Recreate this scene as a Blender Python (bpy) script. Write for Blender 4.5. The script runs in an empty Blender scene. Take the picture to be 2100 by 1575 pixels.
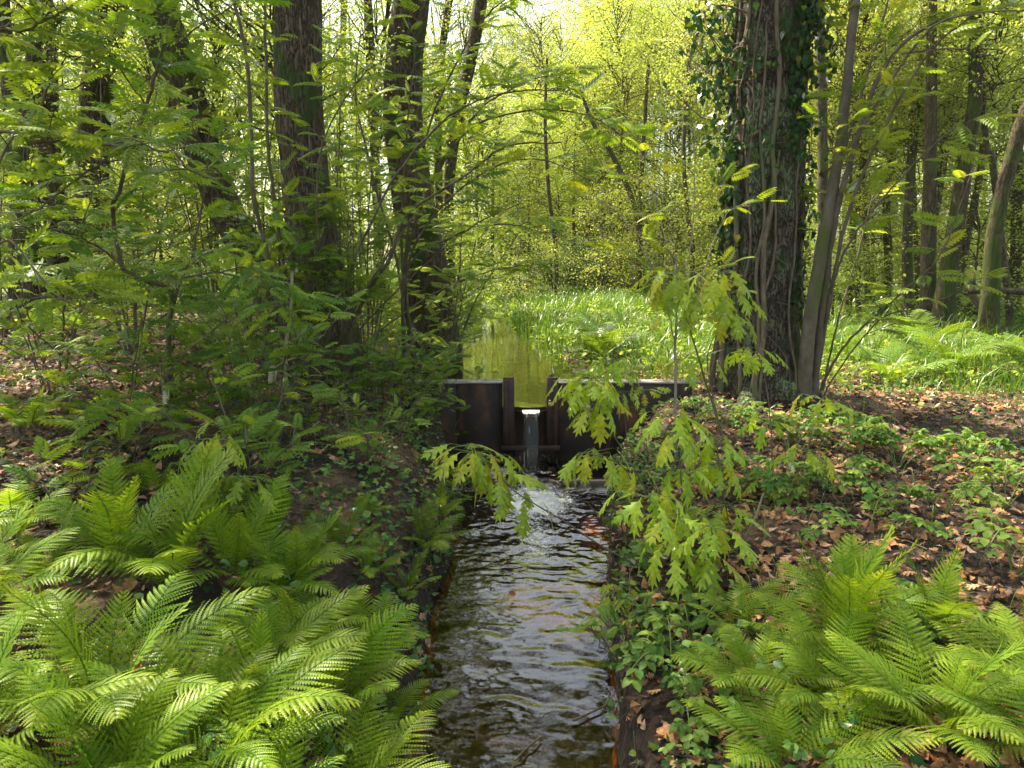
import bpy, math, random
import numpy as np
from mathutils import Vector

# ------------------------------------------------------------------ camera, world, sun, exposure
SC = bpy.context.scene
COL = SC.collection
TILT = math.radians(9.9)
CAM = np.array([0.0, 0.0, 2.3])
F = 1528.0
cam_data = bpy.data.cameras.new('camera'); cam = bpy.data.objects.new('camera', cam_data); COL.objects.link(cam)
cam.location = CAM; cam.rotation_euler = (math.pi/2 - TILT, 0, 0)
cam_data.sensor_width = 36; cam_data.lens = F/2100*36; cam_data.clip_start = 0.05; cam_data.clip_end = 600
SC.camera = cam

SUN_AZ, SUN_EL = math.radians(48), math.radians(56)     # azimuth measured from +Y towards -X
S = np.array([-math.sin(SUN_AZ)*math.cos(SUN_EL), math.cos(SUN_AZ)*math.cos(SUN_EL), math.sin(SUN_EL)])
world = bpy.data.worlds.new('World'); SC.world = world; world.use_nodes = True
wn = world.node_tree; bg = wn.nodes['Background']
sky = wn.nodes.new('ShaderNodeTexSky'); sky.sky_type = 'NISHITA'; sky.sun_disc = False
sky.sun_elevation = SUN_EL; sky.sun_rotation = -SUN_AZ; sky.dust_density = 3.0; sky.air_density = 1.0; sky.ozone_density = 1.0
hsv = wn.nodes.new('ShaderNodeHueSaturation'); hsv.inputs['Saturation'].default_value = .85; wn.links.new(sky.outputs[0], hsv.inputs['Color'])
tin = wn.nodes.new('ShaderNodeMix'); tin.data_type = 'RGBA'; tin.blend_type = 'MULTIPLY'; tin.inputs[0].default_value = 1; tin.inputs[7].default_value = (1.0, .96, .84, 1)
wn.links.new(hsv.outputs[0], tin.inputs[6]); wn.links.new(tin.outputs[2], bg.inputs[0]); bg.inputs[1].default_value = 0.15
sl = bpy.data.lights.new('sun', 'SUN'); sl.energy = 5.0; sl.angle = math.radians(0.55); sl.color = (1.0, 0.90, 0.70)
so = bpy.data.objects.new('sun', sl); COL.objects.link(so)
so.rotation_euler = Vector(S).to_track_quat('Z', 'Y').to_euler(); so.location = (-20, 20, 30)
SC.view_settings.view_transform = 'Standard'; SC.view_settings.look = 'None'
SC.view_settings.exposure = 1.88; SC.view_settings.gamma = 1.0
cy = SC.cycles
cy.max_bounces = 10; cy.diffuse_bounces = 5; cy.glossy_bounces = 3; cy.transmission_bounces = 6; cy.transparent_max_bounces = 8
cy.caustics_reflective = False; cy.caustics_refractive = False
cy.sample_clamp_indirect = 6.0; cy.use_adaptive_sampling = True; cy.adaptive_threshold = 0.02
cy.use_denoising = True
try: cy.denoising_prefilter = 'ACCURATE'
except Exception: pass

# ------------------------------------------------------------------ helpers
RS = np.random.RandomState(7)
PERM = np.random.RandomState(3).rand(64, 64, 64)
def vnoise(x, y, z=0.0):
    x, y, z = np.broadcast_arrays(np.asarray(x, float), np.asarray(y, float), np.asarray(z, float))
    xi, yi, zi = np.floor(x).astype(int), np.floor(y).astype(int), np.floor(z).astype(int)
    fx, fy, fz = x-xi, y-yi, z-zi
    fx, fy, fz = fx*fx*(3-2*fx), fy*fy*(3-2*fy), fz*fz*(3-2*fz)
    r = 0
    for a in (0, 1):
        for b in (0, 1):
            for c in (0, 1):
                w = (fx if a else 1-fx)*(fy if b else 1-fy)*(fz if c else 1-fz)
                r = r + w*PERM[(xi+a) & 63, (yi+b) & 63, (zi+c) & 63]
    return r
def fbm(x, y, z=0.0, o=4):
    r, a, t = 0, 1.0, 0
    for k in range(o):
        r = r + a*vnoise(x*2**k+17.3*k, y*2**k+5.1*k, z*2**k+9.7*k); t += a; a *= .5
    return r/t
def smooth(t):
    t = np.clip(t, 0, 1); return t*t*(3-2*t)
def norm(v):
    v = np.asarray(v, float); return v/np.maximum(np.linalg.norm(v, axis=-1, keepdims=True), 1e-9)

def W(px, py, Y):
    """world point at forward distance Y on the ray through photo pixel (2100x1575)"""
    f = np.array([0, math.cos(TILT), -math.sin(TILT)]); u = np.array([0, math.sin(TILT), math.cos(TILT)])
    d = f + np.array([1., 0, 0])*(px-1050)/F + u*(787.5-py)/F
    return CAM + d*(Y/d[1])

WY = 7.95            # the weir wall
ZUP = 0.66           # upstream water level
_ly = [0, 3.0, 3.5, 4.55, 5.8, 7.1, 7.9]
_lx = [-.36, -.40, -.42, -.46, -.40, -.50, -.75]
_rx = [.43, .46, .50, .60, .76, 1.0, 1.15]
_uy = [8, 9.7, 12, 15, 18, 20.5, 21.5]
_ulx = [-.80, -1.1, -1.3, -1.25, -.9, -.6, -.2]
_urx = [.95, .75, .50, .15, -.3, -.45, -.22]
def edges(y):
    y = np.asarray(y, float)
    l = np.where(y < WY, np.interp(y, _ly, _lx), np.interp(y, _uy, _ulx))
    r = np.where(y < WY, np.interp(y, _ly, _rx), np.interp(y, _uy, _urx))
    return l, r
def H(x, y):
    x = np.asarray(x, float); y = np.asarray(y, float)
    x, y = np.broadcast_arrays(x, y)
    l, r = edges(y)
    wob = (fbm(x*1.7, y*1.7, 3.3, 3)-.5)*.22
    dl = l + wob*.6 - x; dr = x - r + wob*.6
    hl = .70 + .14*smooth((y-3.3)/1.8)*smooth((-x-.45)/.7) + .42*smooth((-x-1.0)/3.2)*smooth((y-2.6)/3.5) + .10*smooth((y-8)/6)*smooth((-x-1.5)/3)
    hr = .62 + .10*smooth((x-1)/2.0)*smooth((y-3)/4) - .05*smooth((y-10)/8)
    low = y < WY
    # left lower bank: earth slope
    nw = smooth((y-6.7)/1.1)
    pl = np.where(low, -.16 + (hl+.16)*(1-np.exp(-np.maximum(dl, 0)/(.42-.12*smooth((y-3.2)/1.5)-.18*nw)))*1.04, ZUP-.30 + (hl-ZUP+.34)*smooth(dl/.35))
    pr = np.where(low, -.16 + .46*smooth(dr/.10) + (hr-.30+.12*nw)*smooth((dr-.05)/(1.0-.45*nw)), ZUP-.30 + (hr-ZUP+.36)*smooth(dr/.35))
    bar = .155*np.exp(-(((x-.42)/.30)**2+((y-4.75)/.42)**2))+.145*np.exp(-(((x-.80)/.22)**2+((y-6.2)/.45)**2))+.10*np.exp(-(((x-.05)/.2)**2+((y-4.9)/.25)**2))  # bars raised to hold the orange patches painted as sunlit bed
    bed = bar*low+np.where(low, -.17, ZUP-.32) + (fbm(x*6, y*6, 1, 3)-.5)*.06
    # earth ramps up against the wings of the wall
    h = np.where(dl > 0, pl, np.where(dr > 0, pr, bed))
    rough = (fbm(x*2.3, y*2.3, 0, 4)-.5)*.16 + (fbm(x*.35, y*.35, 5, 3)-.5)*.25*smooth((np.abs(x)-2)/4)
    h = h + rough*smooth(np.maximum(dl, dr)/.5)
    h = h + .10*smooth((y-24)/30)*(y > WY)
    return h
def G(px, py):
    """ground point seen at a photo pixel"""
    f = np.array([0, math.cos(TILT), -math.sin(TILT)]); u = np.array([0, math.sin(TILT), math.cos(TILT)])
    d = f + np.array([1., 0, 0])*(px-1050)/F + u*(787.5-py)/F
    t = np.linspace(1, 45, 3000)
    P = CAM + d[None]*t[:, None]
    hh = H(P[:, 0], P[:, 1])
    i = np.argmax(P[:, 2] < hh)
    return P[i] if P[i, 2] < hh[i] else P[-1]

class MB:
    def __init__(s): s.V = []; s.F = {}; s.var = []; s.n = 0; s.order = []
    def add(s, V, faces, var=.5):
        V = np.asarray(V, float).reshape(-1, 3)
        for f in (faces if isinstance(faces, list) else [faces]):
            f = np.asarray(f, int)
            if f.size: s.F.setdefault(f.shape[1], []).append(f + s.n)
        s.V.append(V); s.var.append(np.broadcast_to(np.asarray(var, float), (len(V),))); s.n += len(V)
    def inst(s, tmpl, pos, R, scale, var):
        """tmpl=(V,[faces]) copied to pos (N,3) with rotation columns R (N,3,3) and scale (N,)"""
        tv, tfs = tmpl; N = len(pos)
        if N == 0: return
        sc = np.asarray(scale, float).reshape(N, -1)
        v = np.einsum('nij,kj->nki', R, tv)*sc[:, None, :1] + pos[:, None, :]
        nv = len(tv); off = (np.arange(N)*nv)[:, None, None]
        s.add(v.reshape(-1, 3), [(np.asarray(f)[None]+off).reshape(-1, np.asarray(f).shape[1]) for f in tfs], np.repeat(np.broadcast_to(var, (N,)), nv))
    def mesh(s, name, mat, shade=False, base=None):
        V = np.concatenate(s.V) if s.V else np.zeros((0, 3))
        if base is not None: V = V - np.asarray(base)[None]
        me = bpy.data.meshes.new(name)
        me.vertices.add(len(V)); me.vertices.foreach_set('co', V.astype(np.float32).ravel())
        loops, starts, p = [], [], 0
        for k, fl in s.F.items():
            f = np.concatenate(fl); loops.append(f.ravel()); starts.append(p+np.arange(len(f))*k); p += f.size
        loops = np.concatenate(loops); starts = np.concatenate(starts)
        me.loops.add(len(loops)); me.loops.foreach_set('vertex_index', loops.astype(np.int32))
        me.polygons.add(len(starts)); me.polygons.foreach_set('loop_start', starts.astype(np.int32))
        if shade: me.polygons.foreach_set('use_smooth', np.ones(len(starts), bool))
        at = me.attributes.new('var', 'FLOAT', 'POINT'); at.data.foreach_set('value', np.concatenate(s.var).astype(np.float32))
        me.update(calc_edges=True); me.materials.append(mat)
        return me
    def obj(s, name, mat, parent=None, shade=False, **kw):
        base = np.array(parent.matrix_world.translation) if parent is not None else None
        if parent is not None: base = np.array(parent.get('_base', (0, 0, 0)))
        o = bpy.data.objects.new(name, s.mesh(name, mat, shade, base)); COL.objects.link(o)
        if parent is not None: o.parent = parent
        return tag(o, **kw)
def tag(o, label=None, cat=None, group=None, kind=None):
    if label: o['label'] = label
    if cat: o['category'] = cat
    if group: o['group'] = group
    if kind: o['kind'] = kind
    return o
def thing(name, loc, label, cat, group=None, rz=0):
    o = bpy.data.objects.new(name, None); COL.objects.link(o); o.empty_display_size = .1
    o.location = tuple(float(c) for c in loc); o.rotation_euler = (0, 0, rz); o['_base'] = [float(c) for c in loc]
    return tag(o, label, cat, group)
def link_mesh(name, me, parent, loc=(0, 0, 0), rot=(0, 0, 0), sc=1.0):
    o = bpy.data.objects.new(name, me); COL.objects.link(o); o.parent = parent
    o.location = tuple(loc); o.rotation_euler = tuple(rot); o.scale = (sc, sc, sc) if np.isscalar(sc) else sc
    return o

def frames(d, n):
    """rotation matrices whose columns are (right, d, n')"""
    d = norm(d); r = norm(np.cross(d, n)); n2 = np.cross(r, d)
    return np.stack([r, d, n2], axis=-1)
def spline(P, n):
    P = np.asarray(P, float)
    if len(P) < 3: 
        t = np.linspace(0, 1, n)[:, None]; return P[0]*(1-t)+P[-1]*t
    Q = np.vstack([2*P[0]-P[1], P, 2*P[-1]-P[-2]])
    seg = len(P)-1; u = np.linspace(0, seg-1e-6, n); i = u.astype(int); t = (u-i)[:, None]
    a, b, c, d = Q[i], Q[i+1], Q[i+2], Q[i+3]
    return .5*((2*b)+(-a+c)*t+(2*a-5*b+4*c-d)*t*t+(-a+3*b-3*c+d)*t**3)
def tube(mb, P, R, sides=6, var=.5, bump=0, bs=6.0, cap=True, squash=None):
    P = np.asarray(P, float); n = len(P); R = np.interp(np.linspace(0, 1, n), np.linspace(0, 1, len(np.atleast_1d(R))), np.atleast_1d(R)) if len(np.atleast_1d(R)) != n else np.asarray(R, float)
    T = norm(np.gradient(P, axis=0))
    ref = np.array([1., 0, 0]) if abs(T[0, 0]) < .8 else np.array([0, 1., 0])
    A = norm(np.cross(T, np.broadcast_to(ref, T.shape))); B = np.cross(T, A)
    th = np.linspace(0, 2*math.pi, sides, endpoint=False)
    c, s_ = np.cos(th), np.sin(th)
    rad = R[:, None]*np.ones((1, sides))
    if bump:
        L = np.concatenate([[0], np.cumsum(np.linalg.norm(np.diff(P, axis=0), axis=1))])
        k = R.mean()*bs
        nz = fbm(c[None]*k+P[0, 0], s_[None]*k+P[0, 1], L[:, None]*bs*.28, 3)
        nz2 = vnoise(c[None]*1.3+P[0, 0]*3, s_[None]*1.3, L[:, None]*.7)
        rad = rad*(1+.16*(nz2-.5)) + bump*(1-2*np.abs(2*nz-1)*1.0)
    V = P[:, None]+rad[..., None]*(A[:, None]*c[None, :, None]+B[:, None]*s_[None, :, None])
    i = np.arange(n-1)[:, None]*sides; j = np.arange(sides)[None]; j2 = (j+1) % sides
    Fq = np.stack([i+j, i+j2, i+sides+j2, i+sides+j], -1).reshape(-1, 4)
    V = V.reshape(-1, 3)
    if cap:
        V = np.vstack([V, P[-1]+T[-1]*R[-1]*.4]); k = len(V)-1
        tri = np.stack([(n-1)*sides+j[0], (n-1)*sides+j2[0], np.full(sides, k)], -1)
        mb.add(V, [Fq, tri], var)
    else: mb.add(V, Fq, var)
def box(mb, lo, hi, var=.5, bev=0.0):
    x0, y0, z0 = lo; x1, y1, z1 = hi; b = bev
    if b <= 0:
        V = [(x, y, z) for x in (x0, x1) for y in (y0, y1) for z in (z0, z1)]
        mb.add(V, np.array([[0, 1, 3, 2], [4, 6, 7, 5], [0, 4, 5, 1], [2, 3, 7, 6], [0, 2, 6, 4], [1, 5, 7, 3]]), var); return
    # bevelled: ring profile
    prof = [(x0+b, y0), (x1-b, y0), (x1, y0+b), (x1, y1-b), (x1-b, y1), (x0+b, y1), (x0, y1-b), (x0, y0+b)]
    cx, cy_ = (x0+x1)/2, (y0+y1)/2
    ins = [(x+(b if x < cx else -b)*(1 if abs(x-cx) > (x1-x0)/2-b*.5 or True else 0), y+(b if y < cy_ else -b)) for x, y in prof]
    V = [(*p, z0) for p in ins]+[(*p, z0+b) for p in prof]+[(*p, z1-b) for p in prof]+[(*p, z1) for p in ins]
    Fq = [[k*8+i, k*8+(i+1) % 8, (k+1)*8+(i+1) % 8, (k+1)*8+i] for k in range(3) for i in range(8)]
    mb.add(V, [np.array(Fq), np.array([[24+i for i in range(8)], [7-i for i in range(8)]])], var)

# ------------------------------------------------------------------ materials
def newmat(name):
    m = bpy.data.materials.new(name); m.use_nodes = True; nt = m.node_tree; nt.nodes.clear()
    o = nt.nodes.new('ShaderNodeOutputMaterial')
    def N(t, **kw):
        n = nt.nodes.new('ShaderNode'+t)
        for k, v in kw.items():
            if isinstance(k, str) and hasattr(n, k): setattr(n, k, v)
        return n
    return m, nt, o, N
def ramp(N, stops, interp='LINEAR'):
    r = N('ValToRGB'); cr = r.color_ramp; cr.interpolation = interp
    while len(cr.elements) < len(stops): cr.elements.new(.5)
    for e, (p, c) in zip(cr.elements, stops): e.position = p; e.color = (*c, 1)
    return r
def leaf_mat(name, stops, tmul=(1.5, 1.35, .45), trans=.42, gloss=.35, rough=.38, spot=.25):
    m, nt, o, N = newmat(name); L = nt.links.new
    at = N('Attribute'); at.attribute_name = 'var'
    r = ramp(N, stops); L(at.outputs['Fac'], r.inputs[0])
    oi = N('ObjectInfo'); hs = N('HueSaturation')
    mr = N('MapRange'); mr.inputs[3].default_value = .80; mr.inputs[4].default_value = 1.22; L(oi.outputs['Random'], mr.inputs[0]); L(mr.outputs[0], hs.inputs['Value'])
    mh = N('MapRange'); mh.inputs[3].default_value = .49; mh.inputs[4].default_value = .51
    ml = N('Math', operation='MULTIPLY'); ml.inputs[1].default_value = 7.13; L(oi.outputs['Random'], ml.inputs[0]); fr = N('Math', operation='FRACT'); L(ml.outputs[0], fr.inputs[0]); L(fr.outputs[0], mh.inputs[0]); L(mh.outputs[0], hs.inputs['Hue'])
    tc = N('TexCoord'); nz = N('TexNoise'); nz.inputs['Scale'].default_value = 45; nz.inputs['Detail'].default_value = 2; L(tc.outputs['Object'], nz.inputs['Vector'])
    mv = N('MapRange'); mv.inputs[1].default_value = .3; mv.inputs[2].default_value = .7; mv.inputs[3].default_value = 1-spot; mv.inputs[4].default_value = 1+spot; L(nz.outputs['Fac'], mv.inputs[0])
    mx = N('Mix'); mx.data_type = 'RGBA'; mx.blend_type = 'MULTIPLY'; mx.inputs[0].default_value = 1
    L(r.outputs[0], hs.inputs['Color']); L(hs.outputs[0], mx.inputs[6]); L(mv.outputs[0], mx.inputs[7])
    d = N('BsdfDiffuse'); L(mx.outputs[2], d.inputs[0])
    tm = N('Mix'); tm.data_type = 'RGBA'; tm.blend_type = 'MULTIPLY'; tm.inputs[0].default_value = 1; tm.inputs[7].default_value = (*tmul, 1); L(mx.outputs[2], tm.inputs[6])
    t = N('BsdfTranslucent'); L(tm.outputs[2], t.inputs[0])
    s1 = N('MixShader'); s1.inputs[0].default_value = trans; L(d.outputs[0], s1.inputs[1]); L(t.outputs[0], s1.inputs[2])
    g = N('BsdfGlossy'); g.inputs['Roughness'].default_value = rough; g.inputs[0].default_value = (1, 1, 1, 1)
    fz = N('Fresnel'); fz.inputs[0].default_value = 1.42; fm = N('Math', operation='MULTIPLY'); fm.inputs[1].default_value = gloss; L(fz.outputs[0], fm.inputs[0])
    s2 = N('MixShader'); L(fm.outputs[0], s2.inputs[0]); L(s1.outputs[0], s2.inputs[1]); L(g.outputs[0], s2.inputs[2])
    L(s2.outputs[0], o.inputs[0]); return m
def bark_mat(name, dark, light, moss=.0, mosscol=(.07, .11, .02), scale=14, stretch=.22, strength=.7, lichen=0, cell=True):
    m, nt, o, N = newmat(name); L = nt.links.new
    tc = N('TexCoord'); mp = N('Mapping'); mp.inputs['Scale'].default_value = (1, 1, stretch); L(tc.outputs['Object'], mp.inputs[0])
    nz = N('TexNoise'); nz.inputs['Scale'].default_value = scale; nz.inputs['Detail'].default_value = 6; nz.inputs['Roughness'].default_value = .65; L(mp.outputs[0], nz.inputs['Vector'])
    vo = N('TexVoronoi'); vo.feature = 'DISTANCE_TO_EDGE'; vo.inputs['Scale'].default_value = scale*1.1
    va = N('VectorMath', operation='MULTIPLY_ADD'); L(nz.outputs['Color'], va.inputs[0]); va.inputs[1].default_value = (.2, .2, .2); L(mp.outputs[0], va.inputs[2]); L(va.outputs[0], vo.inputs['Vector'])
    vr = N('MapRange'); vr.inputs[2].default_value = .14; L(vo.outputs['Distance'], vr.inputs[0])
    hm = N('Math', operation='MULTIPLY'); L(vr.outputs[0], hm.inputs[0]); L(nz.outputs['Fac'], hm.inputs[1])
    src = hm.outputs[0] if cell else nz.outputs['Fac']
    r = ramp(N, [(0.0, dark), (.55 if cell else .7, light)] if cell else [(.3, dark), (.7, light)]); L(src, r.inputs[0])
    col = r.outputs[0]
    n2 = N('TexNoise'); n2.inputs['Scale'].default_value = 2.2; n2.inputs['Detail'].default_value = 5; L(tc.outputs['Object'], n2.inputs['Vector'])
    if lichen:
        lr = N('MapRange'); lr.inputs[1].default_value = .60-lichen*.15; lr.inputs[2].default_value = .70-lichen*.15; L(n2.outputs['Fac'], lr.inputs[0])
        lm = N('Math', operation='MULTIPLY'); L(lr.outputs[0], lm.inputs[0]); L(vr.outputs[0], lm.inputs[1])
        mx = N('Mix'); mx.data_type = 'RGBA'; L(lm.outputs[0], mx.inputs[0]); L(col, mx.inputs[6]); mx.inputs[7].default_value = (.17, .21, .10, 1); col = mx.outputs[2]
    if moss:
        n3 = N('TexNoise'); n3.inputs['Scale'].default_value = 3.1; n3.inputs['Detail'].default_value = 7; mp3 = N('Mapping'); mp3.inputs['Location'].default_value = (7, 3, 1); mp3.inputs['Scale'].default_value = (1, 1, .5); L(tc.outputs['Object'], mp3.inputs[0]); L(mp3.outputs[0], n3.inputs['Vector'])
        mr = N('MapRange'); mr.inputs[1].default_value = .62-moss*.25; mr.inputs[2].default_value = .72-moss*.25; L(n3.outputs['Fac'], mr.inputs[0])
        mx = N('Mix'); mx.data_type = 'RGBA'; L(mr.outputs[0], mx.inputs[0]); L(col, mx.inputs[6]); mx.inputs[7].default_value = (*mosscol, 1); col = mx.outputs[2]
    b = N('BsdfPrincipled'); L(col, b.inputs['Base Color']); b.inputs['Roughness'].default_value = .85; b.inputs['Specular IOR Level'].default_value = .25
    bp = N('Bump'); bp.inputs['Strength'].default_value = strength; bp.inputs['Distance'].default_value = .03; L(src, bp.inputs['Height']); L(bp.outputs[0], b.inputs['Normal'])
    L(b.outputs[0], o.inputs[0]); return m
def plain_mat(name, stops, scale=8, rough=.6, metal=0, bump=.3, detail=6, vec=(1, 1, 1), spec=.5, dist=.01):
    m, nt, o, N = newmat(name); L = nt.links.new
    tc = N('TexCoord'); mp = N('Mapping'); mp.inputs['Scale'].default_value = vec; L(tc.outputs['Object'], mp.inputs[0])
    nz = N('TexNoise'); nz.inputs['Scale'].default_value = scale; nz.inputs['Detail'].default_value = detail; nz.inputs['Roughness'].default_value = .65; L(mp.outputs[0], nz.inputs['Vector'])
    r = ramp(N, stops); L(nz.outputs['Fac'], r.inputs[0])
    b = N('BsdfPrincipled'); L(r.outputs[0], b.inputs['Base Color']); b.inputs['Roughness'].default_value = rough; b.inputs['Metallic'].default_value = metal; b.inputs['Specular IOR Level'].default_value = spec
    bp = N('Bump'); bp.inputs['Strength'].default_value = bump; bp.inputs['Distance'].default_value = dist; L(nz.outputs['Fac'], bp.inputs['Height']); L(bp.outputs[0], b.inputs['Normal'])
    L(b.outputs[0], o.inputs[0]); return m
def var_mat(name, stops, rough=.7, trans=0.0, spot=.3):
    return leaf_mat(name, stops, tmul=(1.2, .9, .6), trans=trans, gloss=.3, rough=rough, spot=spot)

M = {}
M['rowan'] = leaf_mat('rowan_leaf', [(0, (.075, .15, .024)), (.5, (.14, .23, .03)), (.85, (.22, .31, .035)), (1, (.32, .36, .03))], tmul=(1.8, 1.6, .4), trans=.5, gloss=.16, rough=.45)
M['oak'] = leaf_mat('oak_leaf', [(0, (.25, .37, .03)), (.7, (.36, .47, .035)), (1, (.5, .48, .045))], tmul=(1.25, 1.2, .4), trans=.5, gloss=.35)
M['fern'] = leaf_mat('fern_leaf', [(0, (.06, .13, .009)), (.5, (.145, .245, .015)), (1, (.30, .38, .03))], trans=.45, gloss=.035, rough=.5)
M['fernfar'] = leaf_mat('fern_leaf_bright', [(0, (.08, .17, .018)), (1, (.19, .28, .03))], trans=.45, gloss=.1)
M['ivy'] = leaf_mat('ivy_leaf', [(0, (.018, .055, .018)), (.8, (.035, .09, .022)), (.93, (.09, .15, .02)), (1, (.25, .22, .02))], trans=.28, gloss=.28, rough=.4)
M['green'] = leaf_mat('spring_leaf', [(0, (.12, .20, .035)), (.5, (.22, .30, .055)), (1, (.36, .40, .08))], tmul=(1.3, 1.25, .6), trans=.55, gloss=.1)
M['yellowgreen'] = leaf_mat('bright_spring_leaf', [(0, (.17, .24, .045)), (.5, (.28, .36, .075)), (1, (.44, .47, .14))], tmul=(1.35, 1.25, .6), trans=.55, gloss=.1)
M['deep'] = leaf_mat('deep_green_leaf', [(0, (.035, .09, .02)), (.6, (.06, .14, .03)), (1, (.13, .22, .04))], trans=.35, gloss=.3)
M['canopy'] = leaf_mat('canopy_leaf', [(0, (.07, .14, .02)), (1, (.16, .24, .025))], trans=.45, gloss=.2)
M['grass'] = leaf_mat('grass_blade', [(0, (.055, .13, .012)), (.5, (.105, .20, .018)), (.9, (.18, .27, .03)), (1, (.30, .28, .10))], trans=.4, gloss=.08)
M['herb'] = leaf_mat('herb_leaf', [(0, (.05, .13, .03)), (.6, (.10, .20, .035)), (1, (.22, .32, .06))], trans=.4, gloss=.5, rough=.35)
M['bramble'] = leaf_mat('bramble_leaf', [(0, (.07, .15, .025)), (.7, (.14, .24, .04)), (1, (.28, .36, .06))], trans=.42, gloss=.22)
M['litter'] = var_mat('dry_leaf', [(0, (.035, .02, .012)), (.3, (.12, .052, .022)), (.55, (.29, .13, .055)), (.8, (.46, .24, .115)), (.93, (.48, .32, .20)), (1, (.45, .12, .035))], trans=.12)
M['twig'] = plain_mat('twig_bark', [(.3, (.045, .035, .022)), (.7, (.14, .11, .075))], scale=25, rough=.8)
M['bark_big'] = bark_mat('plated_bark', (.018, .013, .009), (.12, .095, .065), moss=.25, mosscol=(.045, .075, .015), scale=19, stretch=.36, strength=1.0, lichen=.75)
M['bark_oak'] = bark_mat('ridged_bark', (.02, .014, .008), (.13, .095, .055), moss=.45, mosscol=(.05, .075, .012), scale=20, stretch=.16, strength=1.0)
M['bark_moss'] = bark_mat('mossy_bark', (.022, .016, .009), (.12, .09, .05), moss=.55, mosscol=(.06, .085, .015), scale=20, stretch=.18, strength=1.0)
M['bark_smooth'] = bark_mat('smooth_grey_bark', (.07, .055, .038), (.16, .135, .095), moss=.3, mosscol=(.08, .09, .03), scale=9, stretch=.6, strength=.35, cell=False)
M['bark_far'] = bark_mat('forest_bark', (.025, .018, .012), (.12, .095, .06), moss=.3, mosscol=(.08, .10, .02), scale=16, stretch=.25, strength=.7)
M['stem'] = bark_mat('stem_bark', (.06, .045, .028), (.17, .14, .09), moss=.3, mosscol=(.08, .09, .03), scale=18, stretch=.4, strength=.3, cell=False)
M['stem_pale'] = bark_mat('pale_stem_bark', (.16, .13, .09), (.32, .27, .2), moss=.1, scale=18, stretch=.4, strength=.3, cell=False)
M['vine'] = bark_mat('ivy_stem_bark', (.07, .05, .032), (.20, .155, .10), moss=.35, mosscol=(.10, .11, .05), scale=26, stretch=.3, strength=.7, cell=False)
M['greenstem'] = plain_mat('green_stem', [(.3, (.10, .16, .03)), (.7, (.17, .22, .05))], scale=20)
M['rust'] = plain_mat('rusted_steel', [(.35, (.010, .006, .004)), (.52, (.028, .013, .007)), (.68, (.10, .036, .013))], scale=5, rough=.75, bump=.35, vec=(1, 1, .5))
M['rustpost'] = plain_mat('rusted_red_steel', [(.3, (.018, .009, .007)), (.6, (.055, .022, .014)), (.8, (.11, .05, .025))], scale=9, rough=.7, bump=.3)
M['cap'] = plain_mat('weathered_grey_plank', [(.3, (.06, .055, .045)), (.5, (.16, .15, .13)), (.7, (.34, .32, .29))], scale=7, rough=.55, vec=(.3, 3, 3), bump=.2)
M['wetwood'] = plain_mat('wet_timber', [(.3, (.03, .018, .01)), (.7, (.11, .06, .03))], scale=9, rough=.35, vec=(.3, 3, 3))
M['brass'] = plain_mat('brass', [(.3, (.55, .40, .12)), (.7, (.65, .5, .2))], scale=15, rough=.35, metal=.8, bump=.1)
M['steel'] = plain_mat('galvanised_steel', [(.3, (.35, .35, .34)), (.7, (.5, .5, .5))], scale=15, rough=.35, metal=1, bump=.1)
M['mosscl'] = plain_mat('moss_clump', [(.3, (.03, .055, .008)), (.7, (.10, .14, .02))], scale=60, rough=.95, bump=1)
M['stone'] = plain_mat('wet_stone', [(.3, (.09, .085, .08)), (.7, (.22, .21, .2))], scale=12, rough=.3)

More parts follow.
